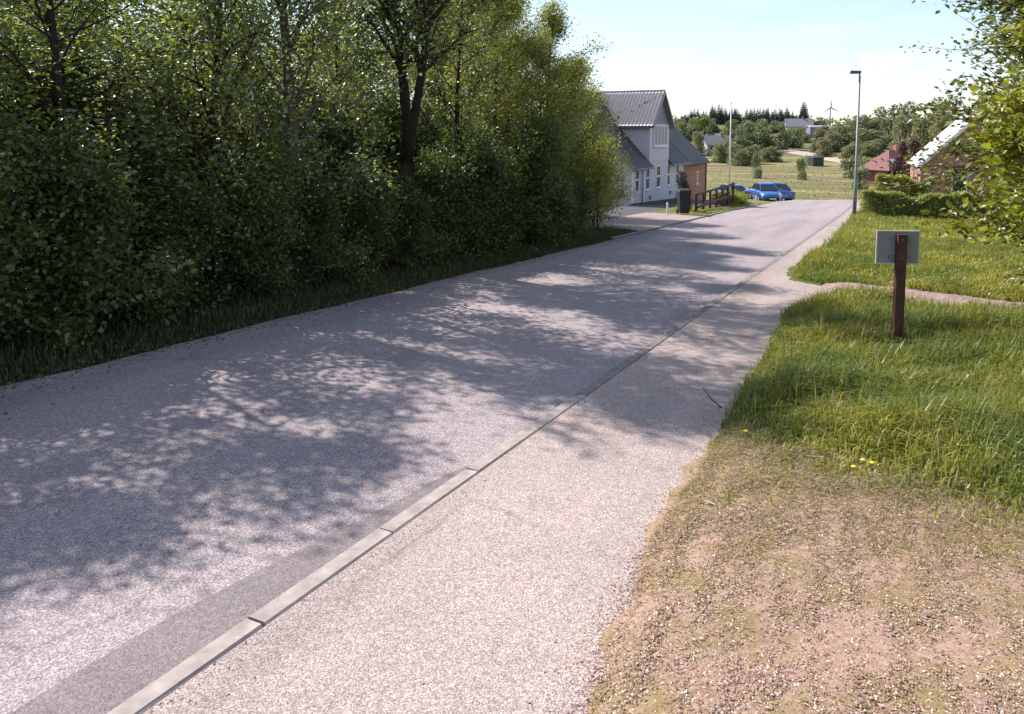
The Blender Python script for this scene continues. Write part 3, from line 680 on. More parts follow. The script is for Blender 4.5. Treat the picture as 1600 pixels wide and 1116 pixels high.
def dry(seed, n):
    r = np.random.default_rng(seed); x = r.uniform(-1.2, 1.9, n); y = r.uniform(1.9, 6.4, n); pe = path_edge(y)
    cl = bumps(x * 2, y * 2, 1.5); e = np.exp(-(x - pe) / .5); d = np.clip((y - 3.6) / 2, 0, 1)
    ok = (x > pe - .02 - .10 * r.random(n) ** 2) & (y < edge_of_dry(x) + .7) & (r.random(n) < .25 + .5 * e + .5 * d + .25 * cl) & (x < .12 * y + 1.0); x, y, d, cl, e = x[ok], y[ok], d[ok], cl[ok], e[ok]; n = len(x)
    V, T = blades(n, x, y, (.025 + .03 * d) * r.uniform(.5, 1.6, n), .003 + .003 * r.random(n), r, .9, .5)
    col = np.clip(r.beta(1.6, 1.6, n) - .25 * np.clip(cl + e, 0, 1) * r.random(n), 0, 1)
    return V, T, np.repeat(col, 3)
V, T, c = dry(5, 150000)
tag(link('dry_grass', np_mesh('dry_grass', V, T, c), M['drygrass']), 'short dry trampled grass on the near verge', 'grass', kind='stuff')
def notch(seed, n):
    r = np.random.default_rng(seed); y = r.uniform(14.4, 23, n); x = path_edge(y) + r.uniform(-.03, .9, n)
    V, T = blades(n, x, y, .035 * r.uniform(.5, 1.6, n), .010 + .004 * r.random(n), r, .9, .3)
    return V, T, np.repeat(r.beta(1.2, 2, n), 3)
V, T, c = notch(6, 7000)
tag(link('worn_turf', np_mesh('worn_turf', V, T, c), M['drygrass']), 'worn brownish turf at the path edge beyond the gravel path', 'grass', kind='stuff')
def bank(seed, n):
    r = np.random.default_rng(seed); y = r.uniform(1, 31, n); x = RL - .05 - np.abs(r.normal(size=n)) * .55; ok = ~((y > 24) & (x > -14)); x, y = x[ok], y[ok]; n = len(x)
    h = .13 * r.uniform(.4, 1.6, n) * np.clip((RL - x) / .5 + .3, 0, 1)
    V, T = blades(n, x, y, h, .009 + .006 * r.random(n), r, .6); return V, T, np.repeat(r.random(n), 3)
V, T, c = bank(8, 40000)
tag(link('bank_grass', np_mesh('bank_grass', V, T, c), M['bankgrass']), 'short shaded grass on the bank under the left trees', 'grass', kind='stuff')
def lawn_grass(seed, n):
    r = np.random.default_rng(seed); y = r.uniform(20.8, 48, n); x = RL - .2 - r.random(n) * 2.2
    ok = ((y < 24) | (y > 33)); x, y = x[ok], y[ok]; n = len(x)
    V, T = blades(n, x, y, .07 * r.uniform(.5, 1.5, n), .02 + 0 * x, r, .6); return V, T, np.repeat(r.random(n), 3)
V, T, c = lawn_grass(9, 9000)
tag(link('front_lawn_grass', np_mesh('front_lawn_grass', V, T, c), M['grass']), 'mown grass strip beside the driveway of the white house', 'grass', kind='stuff')
def scrub(seed, n):
    r = np.random.default_rng(seed); y = 66 + 150 * r.random(n) ** 1.1; x = -.30 * y - 6 + r.random(n) * (.42 * y + 14)
    cl = bumps(x * .5, y * 2.2, .21); ok = r.random(n) < .8; x, y = x[ok], y[ok]; n = len(x)
    V, T = blades(n, x, y, (.09 + .30 * (r.random(n) < .03)) * r.uniform(.4, 1.5, n), .10 + .08 * r.random(n), r, .9); return V, T, np.repeat(np.clip(r.random(n) * .7 + .3 * (bumps(x * .3, y * 2.5, .2) > 0), 0, 1), 3)
V, T, c = scrub(10, 45000)
tag(link('field_grass', np_mesh('field_grass', V, T, c), M['scrub']), 'dry rough grass covering the valley field', 'grass', kind='stuff')

# loose gravel on the near verge
def gravel(seed, n):
    r = np.random.default_rng(seed); x = r.uniform(-1.25, 1.7, n); y = r.uniform(1.9, 5.9, n); pe = path_edge(y)
    ok = (x > pe - .03 - .22 * r.random(n) ** 3) & (y < edge_of_dry(x) + .2) & (r.random(n) < np.clip(1.15 - (y - 2.2) * .26 + .2 * bumps(x * 2, y * 2, 1.2), .06, 1)) & (x < .12 * y + 1.0)
    x, y = x[ok], y[ok]; n = len(x); s = .003 + .006 * r.random(n) ** 2.4
    O = np.array([(1, 0, 0), (0, 1, 0), (-1, 0, 0), (0, -1, 0), (0, 0, 1), (0, 0, -1)], float)
    rot = r.uniform(0, 6.28, n); ca, sa = np.cos(rot), np.sin(rot)
    P = O[None] * (s[:, None, None] * r.uniform(.6, 1.3, (n, 6, 1))) * np.array([1.2, .9, .55])
    Q = np.stack([P[..., 0] * ca[:, None] - P[..., 1] * sa[:, None], P[..., 0] * sa[:, None] + P[..., 1] * ca[:, None], P[..., 2]], 2)
    z = ground_z(x, y); z = np.where(x < pe[ok] + .22, np.maximum(z, G(x, y) + .042), z)
    Q += np.stack([x, y, z + .001], 1)[:, None]
    Ff = np.array([(0, 1, 4), (1, 2, 4), (2, 3, 4), (3, 0, 4), (1, 0, 5), (2, 1, 5), (3, 2, 5), (0, 3, 5)])
    T = (np.arange(n)[:, None, None] * 6 + Ff[None]).reshape(-1, 3)
    return Q.reshape(-1, 3), T, np.repeat(r.random(n), 8)
V, T, c = gravel(12, 100000)
tag(link('loose_gravel', np_mesh('loose_gravel', V, T, c), M['stone']), 'loose reddish gravel and crumbs on the dry near verge', 'gravel', kind='stuff')

# fallen bits: dead leaf fragments and straw on the dry verge and along the left edge of the road
def litter(seed, n, fx, name, label, m, smin, smax):
    r = np.random.default_rng(seed); x, y, z = fx(r, n); n = len(x)
    V, Fc = diamonds(np.stack([x, y, z], 1), r.uniform(smin, smax, n), r, 3.0, .38)
    c = r.random(n); tag(link(name, np_mesh(name, V, Fc, c), m), label, 'leaf litter', kind='stuff')
def fx1(r, n):
    x = r.uniform(-1.35, 1.9, n); y = r.uniform(1.9, 6.2, n); ok = (x > path_edge(y) - .02 - .25 * r.random(n) ** 4) & (x < .12 * y + 1.0) & (y < edge_of_dry(x) + .4); x, y = x[ok], y[ok]
    return x, y, np.maximum(ground_z(x, y), G(x, y) + .042) + .004
def fx2(r, n):
    y = r.uniform(.5, 26, n); x = RL - .25 + np.abs(r.normal(size=n)) * .28 * np.where(r.random(n) < .12, 3, 1); return x, y, np.maximum(ground_z(x, y), G(x, y)) + .006
litter(31, 42000, fx1, 'leaf_litter', 'dry crumbs, straw and dead leaf bits on the near verge', rndmat('litter_bits', [(0, (.13, .07, .035)), (.3, (.32, .17, .09)), (.6, (.44, .31, .17)), (.85, (.58, .47, .33)), (1, (.74, .67, .56))]), .006, .022)
def fx3(r, n):
    y = 1.8 + 18 * r.random(n) ** 1.5; x = np.where(r.random(n) < .45, KX1 + np.abs(r.normal(size=n)) * .10, r.uniform(-7.2, -1.3, n)); ok = (x < path_edge(y)) & ((x < KX0) | (x > KX1 + .01)); x, y = x[ok], y[ok]
    return x, y, G(x, y) + np.where(x > KX0, .046, .004)
litter(33, 900, fx3, 'leaf_litter', 'scattered crumbs and small dead leaves on the road and the footpath', rndmat('litter_road', [(0, (.05, .035, .025)), (.6, (.16, .11, .07)), (1, (.35, .27, .16))]), .008, .022)
litter(32, 9000, fx2, 'leaf_litter', 'dead leaves and dirt along the left road edge', rndmat('litter_dark', [(0, (.05, .03, .02)), (.5, (.14, .09, .05)), (1, (.28, .2, .12))]), .02, .055)

# ------------------------------------------------------------------ sign
root = empty('notice_sign', (-.02, 9.8, gz(-.02, 9.8) - .06), 'grey backed notice board on a dark brown wooden post in the tall grass', 'sign', rz=YAW - R(8))
MB().box(-.05, -.045, -.3, .05, .045, 1.36).build('post', M['postwood'], root)
bd = MB().box(-.245, .047, 1.02, .205, .061, 1.385).build('board', M['signback'], root)
fr = MB(); fr.box(-.257, .043, 1.01, -.243, .066, 1.397).box(.202, .043, 1.01, .216, .066, 1.397).box(-.243, .043, 1.383, .202, .066, 1.397).box(-.243, .043, 1.01, .202, .066, 1.021)
fr.build('frame', M['signedge'], bd)
for zz in (1.09, 1.30): MB().box(-.12, .030, zz - .014, .12, .0465, zz + .014).build('bracket', M['steel'], root)
for zz in (1.09, 1.30): MB().tube([(0, -.052, zz), (0, -.044, zz)], .010, 8).build('bolt', M['steel'], root)

# ------------------------------------------------------------------ street lamp
root = empty('street_lamp', (-1.80, 33.6, gz(-1.80, 33.6)), 'tall grey street lamp with a flat head beside the footpath', 'street lamp')
MB().tube([(0, 0, -.2), (0, 0, 1.3), (0, 0, 1.34), (0, 0, 5.75)], (.078, .074, .052, .038), 12).build('pole', M['steel'], root, True)
arm = MB().tube([(0, 0, 5.72), (-.02, 0, 5.84), (-.10, -.02, 5.88)], .03, 8).build('arm', M['steel'], root)
MB().hexa([(-.36, -.12, 5.83), (.05, -.10, 5.83), (.05, .10, 5.83), (-.36, .12, 5.83), (-.33, -.09, 5.95), (.05, -.07, 5.93), (.05, .07, 5.93), (-.33, .09, 5.95)]).build('lamp_head', M['lamp_head'], root)
MB().box(-.31, -.085, 5.815, -.06, .085, 5.829).build('lens', M['glass_pale'], root)
MB().box(-.03, -.083, .45, .03, -.070, .75).build('hatch', M['lamp_head'], root)

# ------------------------------------------------------------------ white house
O = Vector((-13, 44.5, -2.0))
wh = empty('white_house', O, 'white house with dark slate roof and tiled front gable beyond the trees', 'house')
def pt(): return MB(O)
FX = -13.0; Y0, Y1 = 39.2, 50.0; EV = .65; RX = -16.7; RZ = 4.62; BX = -20.4; BZ = -3.0
# walls: facade with real openings made of piers and spandrels
wins = [(40.15, .34), (42.05, .34), (44.14, .42), (46.32, .30), (48.30, .36)]   # centre y, half width of opening .. (glass)
W0, W1 = -.92, .36
wall = pt(); zs_base = -1.5
ylist = [Y0]
for cy, hw in wins: ylist += [cy - hw, cy + hw]
ylist.append(Y1)
for k in range(0, len(ylist), 2): wall.box(FX - .3, ylist[k], W0, FX, ylist[k + 1], W1)
wall.box(FX - .3, Y0, W1, FX, Y1, EV); wall.box(FX - .3, Y0, BZ, FX, Y1, W0)
# gable ends and back
for yy0, yy1 in ((Y0, Y0 + .3), (Y1 - .3, Y1)):
    wall.box(BX, yy0, BZ, FX - .3, yy1, EV)
    wall.add([(BX, yy0, EV), (FX, yy0, EV), (RX, yy0, RZ - .12), (BX, yy1, EV), (FX, yy1, EV), (RX, yy1, RZ - .12)], [(0, 1, 2), (5, 4, 3), (0, 3, 4, 1), (1, 4, 5, 2), (2, 5, 3, 0)])
wall.box(BX, Y0 + .3, BZ, BX + .3, Y1 - .3, EV)
wall.build('wall', M['white'], wh)
# window units
def window(mbo, parent, cy, hw, z0, z1, split, x=FX, glass='glass', cols=1):
    f = pt(); t = .055; xo = x - .05
    f.box(xo, cy - hw, z0, xo + .07, cy - hw + t, z1).box(xo, cy + hw - t, z0, xo + .07, cy + hw, z1).box(xo, cy - hw + t, z1 - t, xo + .07, cy + hw - t, z1).box(xo, cy - hw + t, z0, xo + .07, cy + hw - t, z0 + t)
    zsplits = [z0 + t] + [q for s_ in split for q in (s_ - .045, s_ + .045)] + [z1 - t]
    for s_ in split: f.box(xo, cy - hw + t, s_ - .045, xo + .07, cy + hw - t, s_ + .045)
    fo = f.build('window', M['trimwhite'], parent)
    yy = np.linspace(cy - hw + t, cy + hw - t, cols + 1)
    if cols > 1:
        for q in yy[1:-1]: pt().box(xo - .003, q - .035, z0 + t, xo + .074, q + .035, z1 - t).build('mullion', M['trimwhite'], fo)
    for k in range(0, len(zsplits), 2):
        for c_ in range(cols):
            pt().box(xo + .02, yy[c_] + (.036 if c_ else 0), zsplits[k], xo + .03, yy[c_ + 1] - (.036 if c_ < cols - 1 else 0), zsplits[k + 1]).build('pane', M[glass], fo)
    pt().box(x - .03, cy - hw - .04, z0 - .06, x + .07, cy + hw + .04, z0).build('sill', M['trimwhite'], fo)
    return fo
for cy, hw in wins: window(None, wh, cy, hw, W0, W1, [-.26])
for cy in (42.5, 46.7, 48.65):      # basement lights
    f = pt().box(FX, cy - .30, -1.58, FX + .03, cy - .24, -1.22).box(FX, cy + .24, -1.58, FX + .03, cy + .30, -1.22).box(FX, cy - .24, -1.27, FX + .03, cy + .24, -1.22).box(FX, cy - .24, -1.58, FX + .03, cy + .24, -1.54).build('basement_window', M['trimwhite'], wh)
    pt().box(FX + .003, cy - .24, -1.54, FX + .012, cy + .24, -1.27).build('pane', M['glass'], f)
for yy in (Y0, 41.1, Y1 - .34): pt().box(FX + .002, yy, -1.75, FX + .05, yy + .30, EV - .05).build('pilaster', M['trimwhite'], wh)
def base(y): return g(-12.9, y) + .10
pt().hexa([(FX, Y0 - .03, -3), (FX + .06, Y0 - .03, -3), (FX + .06, Y1 + .03, -3), (FX, Y1 + .03, -3), (FX, Y0 - .03, base(Y0)), (FX + .06, Y0 - .03, base(Y0)), (FX + .06, Y1 + .03, base(Y1) + .28), (FX, Y1 + .03, base(Y1) + .28)]).build('plinth', M['plinth'], wh)
# main roof in stepped courses
D0, D1 = 42.27, 46.23        # front gable
def courses(y0, y1, xe, ze, xr, zr, name, m, parent, n=19, th=.03, o=None, cut=None):
    mb = MB(O if o is None else o)
    for k in range(n):
        a, b_ = k / n, (k + 1) / n
        yb0, yb1 = y0, y1
        if cut is not None:
            yb0, yb1 = cut(a)
            if yb1 - yb0 < .05: continue
        p = lambda t: (xe + (xr - xe) * t, ze + (zr - ze) * t)
        (xa, za), (xb, zb) = p(a), p(b_)
        mb.hexa([(xa, yb0, za - .04), (xa, yb1, za - .04), (xb, yb1, zb - .04), (xb, yb0, zb - .04), (xa, yb0, za + th), (xa, yb1, za + th), (xb, yb1, zb), (xb, yb0, zb)])
    return mb.build(name, m, parent)
XE = FX + .28; ZE = EV - .28
courses(Y0 - .25, D0 + .02, XE, ZE, RX, RZ, 'roof', M['slate'], wh)
courses(D1 - .02, Y1 + .25, XE, ZE, RX, RZ, 'roof', M['slate'], wh)
courses(D0 + .02, D1 - .02, FX - .3, EV + .35, RX, RZ, 'roof', M['slate'], wh, 16)
courses(Y0 - .25, Y1 + .25, 2 * RX - XE, ZE, RX, RZ, 'roof', M['slate'], wh)
pt().tube([(RX, Y0 - .27, RZ + .03), (RX, Y1 + .27, RZ + .03)], .09, 8).build('ridge', M['slate'], wh)
for yv in (Y0 - .29, Y1 + .25):
    mb = pt()
    for sgn in (1, -1):
        xe = RX + sgn * (XE - RX)
        mb.hexa([(xe, yv, ZE - .20), (xe, yv + .04, ZE - .20), (RX, yv + .04, RZ - .20), (RX, yv, RZ - .20), (xe, yv, ZE + .07), (xe, yv + .04, ZE + .07), (RX, yv + .04, RZ + .07), (RX, yv, RZ + .07)])
    mb.build('verge_board', M['slate_edge'], wh)
for a, b_ in ((Y0 - .25, D0 - .02), (D1 + .02, Y1 + .25)): pt().tube([(XE + .05, a, ZE - .05), (XE + .05, b_, ZE - .05)], .055, 6).build('gutter', M['slate_edge'], wh)
for yy in (40.9, 49.75): pt().tube([(FX + .10, yy, ZE - .05), (FX + .10, yy, -1.8)], .035, 6).build('downpipe', M['slate_edge'], wh)
# front gable (frontispiece)
DE, DR = 2.80, 4.70; DY = (D0 + D1) / 2
fg = pt()
hw = (D1 - D0) / 2
wz0, wz1, wy0, wy1 = 1.50, 2.74, DY - 1.35, DY + 1.35
fg.box(FX - .25, D0, EV, FX + .02, D1, wz0); fg.box(FX - .25, D0, wz0, FX + .02, wy0, wz1); fg.box(FX - .25, wy1, wz0, FX + .02, D1, wz1); fg.box(FX - .25, D0, wz1, FX + .02, D1, DE)
gw = fg.build('gable_wall', M['white'], wh)
for ya, yb in ((D0, D0 + .2), (D1 - .2, D1)):       # cheek walls run back into the main roof
    xb = RX + (RZ - DE) / (RZ - ZE) * (XE - RX) - .1
    zf = lambda x: ZE + (RZ - ZE) * (XE - x) / (XE - RX) - .1
    pt().hexa([(FX - .25, ya, zf(FX - .25)), (FX - .25, yb, zf(FX - .25)), (xb, yb, zf(xb)), (xb, ya, zf(xb)), (FX - .25, ya, DE), (FX - .25, yb, DE), (xb, yb, DE + .02), (xb, ya, DE + .02)]).build('cheek_wall', M['white'], wh)
pt().add([(FX + .015, D0, DE), (FX + .015, D1, DE), (FX + .015, DY, DR - .05), (FX - .2, D0, DE), (FX - .2, D1, DE), (FX - .2, DY, DR - .05)], [(0, 1, 2), (5, 4, 3), (0, 3, 4, 1), (1, 4, 5, 2), (2, 5, 3, 0)]).build('gable_cladding', M['gable'], wh)
window(None, wh, DY, 1.33, wz0 + .02, wz1 - .02, [], FX + .08, 'glass_pale', 4)
# pantiles: true waves and steps
def pantiles(side):
    mb_v = []; mb_f = []; ov = .28; xe0, xe1 = FX + ov, RX + .1
    ye = DY + side * (hw + .25); ze = DE - .18; L = math.hypot(hw + .25, DR - ze)
    nc = int((xe0 - xe1) / .2); nr = 12; pc = 6
    cols = nc * pc + 1; n = 0
    for r_ in range(nr):
        for e in (0, 1):
            t = (r_ + e) / nr; lift = .075 if e == 0 else .0
            for c_ in range(cols):
                x = xe0 + (xe1 - xe0) * c_ / (cols - 1); ph = c_ / pc * 2 * math.pi
                z = ze + (DR - ze) * t; yv = ye + (DY - ye) * t; wv = .03 * math.sin(ph) + (.012 * math.sin(2 * ph))
                mb_v.append((x - O.x, yv + side * .0 - O.y + side * (wv + lift) * .7, z + (wv + lift) * .7 - O.z))
        for c_ in range(cols - 1):
            a = n + c_; mb_f.append((a, a + 1, a + cols + 1, a + cols))
            if r_: p = n - cols + c_; mb_f.append((p, p + 1, a + 1, a))
        n += 2 * cols
    me = bpy.data.meshes.new('tiled_roof'); me.from_pydata(mb_v, [], mb_f); me.update(); me.polygons.foreach_set('use_smooth', [True] * len(me.polygons))
    tag(link('tiled_roof', me, M['pantile'], wh), 'brownish wavy pantile slope with moss', kind=None)
    pt().slab([(xe0 - .02, ye, ze - .05), (xe1, ye, ze - .05), (xe1, DY, DR - .05), (xe0 - .02, DY, DR - .05)] if side > 0 else [(xe1, ye, ze - .05), (xe0 - .02, ye, ze - .05), (xe0 - .02, DY, DR - .05), (xe1, DY, DR - .05)], .04).build('roof_deck', M['slate_edge'], wh)
pantiles(-1); pantiles(1)
pt().tube([(FX + .3, DY, DR + .03), (RX, DY, DR + .03)], .07, 8).build('ridge', M['slate_edge'], wh)
mb = pt()
for side in (-1, 1):
    ye = DY + side * (hw + .25); x = FX + .285
    mb.hexa([(x, ye, DE - .36), (x + .04, ye, DE - .36), (x + .04, DY, DR - .17), (x, DY, DR - .17), (x, ye, DE - .14), (x + .04, ye, DE - .14), (x + .04, DY, DR + .04), (x, DY, DR + .04)])
mb.build('barge_board', M['slate_edge'], wh)

# ------------------------------------------------------------------ terracotta house behind
O2 = Vector((-17, 66, -4)); th = empty('terracotta_house', O2, 'orange terracotta house with black roof behind the white house', 'house')
def p2(): return MB(O2)
FX2 = -17.0; A2, B2 = 57.0, 73.5; E2 = -.15; RX2 = -21.6; RZ2 = 4.3
w2 = [(61, .5), (65.0, .5), (70.4, .55)]
wl = p2(); yl = [A2]
for cy, hw_ in w2: yl += [cy - hw_, cy + hw_]
yl.append(B2)
for k in range(0, len(yl), 2): wl.box(FX2 - .3, yl[k], -2.4, FX2, yl[k + 1], -1.15)
wl.box(FX2 - .3, A2, -1.15, FX2, B2, E2).box(FX2 - .3, A2, -5.5, FX2, B2, -2.4)
for ya, yb in ((A2, A2 + .3), (B2 - .3, B2)):
    wl.box(2 * RX2 - FX2, ya, -5.5, FX2 - .3, yb, E2)
    wl.add([(2 * RX2 - FX2, ya, E2), (FX2, ya, E2), (RX2, ya, RZ2 - .12), (2 * RX2 - FX2, yb, E2), (FX2, yb, E2), (RX2, yb, RZ2 - .12)], [(0, 1, 2), (5, 4, 3), (0, 3, 4, 1), (1, 4, 5, 2), (2, 5, 3, 0)])
wl.build('wall', M['terracotta'], th)
for cy, hw_ in w2:
    x = FX2 - .12; f = p2().box(x, cy - hw_, -2.4, x + .08, cy - hw_ + .09, -1.15).box(x, cy + hw_ - .09, -2.4, x + .08, cy + hw_, -1.15).box(x, cy - hw_ + .09, -1.24, x + .08, cy + hw_ - .09, -1.15).box(x, cy - hw_ + .09, -2.4, x + .08, cy + hw_ - .09, -2.3).box(x, cy - .05, -2.3, x + .08, cy + .05, -1.24).build('window', M['trimwhite'], th)
    for a, b_ in ((cy - hw_ + .09, cy - .05), (cy + .05, cy + hw_ - .09)): p2().box(x + .02, a, -2.3, x + .03, b_, -1.24).build('pane', M['glass_pale'], f)
mb = p2()
for sgn in (1, -1):
    xe = RX2 + sgn * (FX2 + .35 - RX2); q = [(xe, A2 - .3, E2 - .3), (xe, B2 + .3, E2 - .3), (RX2, B2 + .3, RZ2), (RX2, A2 - .3, RZ2)]
    mb.slab(q if sgn > 0 else q[::-1], .12)
mb.build('roof', M['blackroof'], th)
p2().tube([(FX2 + .1, B2 - .35, E2 - .2), (FX2 + .1, B2 - .35, -4)], .06, 6).build('downpipe', M['deckwood'], th)
p2().tube([(FX2 + .42, A2 - .3, E2 - .3), (FX2 + .42, B2 + .3, E2 - .3)], .07, 6).build('gutter', M['deckwood'], th)

# ------------------------------------------------------------------ front garden of the white house
# dark evergreen between house corner and terrace
cone = make_tree('dark_evergreen', 91, 1.75, .42, .02, 44, 8, 22, .05, .03, M['bark_dark'], M['conifer'], shape='bush', elev=(30, 75), jitter=.05)
place(cone, [(-10.9, 41.6, 0, 1, 1.1)], ['dark evergreen bush at the far corner of the white house'], 'bush', None)
# wheelie bins
def make_bin():
    b = empty('wheelie_bin', (0, 0, 0), '', 'wheelie bin', 'black wheelie bins by the driveway')
    MB().hexa([(-.22, -.26, .06), (.22, -.26, .06), (.22, .24, .06), (-.22, .24, .06), (-.28, -.34, 1.0), (.28, -.34, 1.0), (.28, .34, 1.0), (-.28, .34, 1.0)]).build('body', M['bin'], b)
    l = MB().hexa([(-.30, -.38, 1.003), (.30, -.38, 1.003), (.30, .36, 1.003), (-.30, .36, 1.003), (-.24, -.32, 1.07), (.24, -.32, 1.07), (.24, .30, 1.11), (-.24, .30, 1.11)]).build('lid', M['bin'], b)
    MB().tube([(-.2, .40, 1.0), (.2, .40, 1.0)], .02, 6).build('handle', M['bin'], b)
    for sx in (-1, 1): MB().tube([(sx * .24, .2, .1), (sx * .29, .2, .1)], .1, 10).build('wheel', M['rubber'], b)
    return b
b0 = make_bin(); b0.location = (-8.6, 33.1, g(-8.6, 33.1) + .04); b0.rotation_euler = (0, 0, .5); b0.scale = (.9, .9, 1.0); b0['label'] = 'black wheelie bin at the driveway, in front of the terrace'
del b0['group']
dup(cone, (-9.1, 35.4, g(-9.1, 35.4)), 2.0, (.9, .9, .95), 'slim dark evergreen bush directly behind the wheelie bin')
o = MB((0, 0, 0)).tube([(0, 0, -.1), (0, 0, .50)], .045, 8)
o.tube([(0, 0, .50), (0, 0, .54)], (.055, .025), 8)
wp = o.build('white_post', M['trimwhite']); wp.location = (-9.2, 32.7, g(-9.2, 32.7)); tag(wp, 'short white post left of the wheelie bins at the driveway', 'post', 'short white posts')
for x, y_, lb in ((-7.75, 46.2, 'short white post in front of the left side of the blue car'), (-7.35, 53.0, 'short white post beside the right front wheel of the blue car')):
    q = wp.copy(); COL.objects.link(q); q.location = (x, y_, g(x, y_)); q['label'] = lb
# terrace with railings
O3 = Vector((-9.6, 38.5, g(-9.6, 38.5))); tr = empty('wooden_terrace', O3, 'dark brown wooden terrace railing in front of the white house', 'terrace')
def p3(): return MB(O3)
ty = np.linspace(35.2, 43.6, 7); tx = -8.55
dk = -1.55
for k in range(10):
    x0 = -10.95 + k * .235; p3().box(x0, 35.1, dk, x0 + .22, 43.7, dk + .04).build('deck_board', M['deckwood'], tr)
for y_ in ty: p3().box(tx - .05, y_ - .05, g(tx, y_) - .1, tx + .05, y_ + .05, dk + 1.0).build('post', M['deckwood'], tr)
for z in (.35, .95):
    p3().box(tx + .051, 35.1, dk + z, tx + .085, 43.7, dk + z + .11).build('rail', M['deckwood'], tr)
for k in range(5):
    z0 = dk - .03 - .13 * (k + 1)
    p3().box(tx + .052, 35.1, z0, tx + .08, 43.7, z0 + .12).build('plank', M['deckwood'], tr)
# slope-topped outer fence panel
fo = Vector((-8.9, 42.6, g(-8.9, 42.6))); fn = empty('plank_fence', fo, 'low dark brown plank fence closing the far end of the terrace', 'fence')
for k in range(16):
    y_ = 41.2 + k * .2; MB(fo).box(-8.92, y_, g(-8.9, y_) - .05, -8.89, y_ + .19, g(-8.9, y_) + .55 + .015 * k).build('plank', M['deckwood'], fn)
for y_ in (41.3, 42.8, 44.3): MB(fo).box(-8.99, y_ - .04, g(-8.9, y_) - .1, -8.923, y_ + .04, g(-8.9, y_) + .9).build('post', M['deckwood'], fn)
MB(fo).box(-8.885, 41.2, fo.z + .30, -8.86, 44.4, fo.z + .40).build('rail', M['deckwood'], fn)
# low shrub at the road
def low_shrub(name, loc, rx, ry, h, n, size, m, seed, label, cat='shrub', group=None, lobes=7):
    root = empty(name, loc, label, cat, group); r = np.random.default_rng(seed)
    cs = np.stack([r.uniform(-.6, .6, lobes) * rx, r.uniform(-.6, .6, lobes) * ry, r.uniform(.35, .75, lobes) * h], 1); rad = r.uniform(.3, .5, lobes)
    def f(r_, n_):
        k = r_.integers(0, lobes, n_); d = r_.normal(size=(n_, 3)); d /= np.linalg.norm(d, axis=1)[:, None]; q = r_.uniform(.55, 1.05, n_) ** .6
        P = cs[k] + d * (q * rad[k])[:, None] * np.array([rx * 1.1, ry * 1.1, h * .8]); P[:, 2] = np.abs(P[:, 2]); return P
    leaf_volume('foliage', f, n, size, m, seed, root)
    st = MB()
    for k in range(5): st.tube([(0, 0, -.1), tuple(cs[k] * .6), tuple(cs[k])], (.03 * h + .01, .02 * h, .008 * h), 5)
    st.build('stems', M['bark_dark'], root); return root
low_shrub('low_shrub', (-9.0, 46.6, g(-9, 46.6)), 1.1, 2.4, .75, 5000, .13, M['leafY'], 3, 'bright green low shrub beside the parked blue cars')
low_shrub('low_shrub', (-10.0, 49.4, g(-10, 49.4)), 1.2, 1.4, .6, 3000, .13, M['leafB'], 4, 'flat olive shrub between the plank fence and the blue cars')

# flagpole
fx, fy = -9.84, 48.9
root = empty('flagpole', (fx, fy, g(fx, fy) - .1), 'thin white flagpole rising behind the terrace', 'flagpole')
MB().tube([(0, 0, 0), (0, 0, 6.3)], (.055, .03), 8).build('pole', M['trimwhite'], root, True)
MB().tube([(0, 0, 6.3), (0, 0, 6.34), (0, 0, 6.38), (0, 0, 6.42)], (.02, .06, .06, .02), 8).build('finial', M['trimwhite'], root, True)

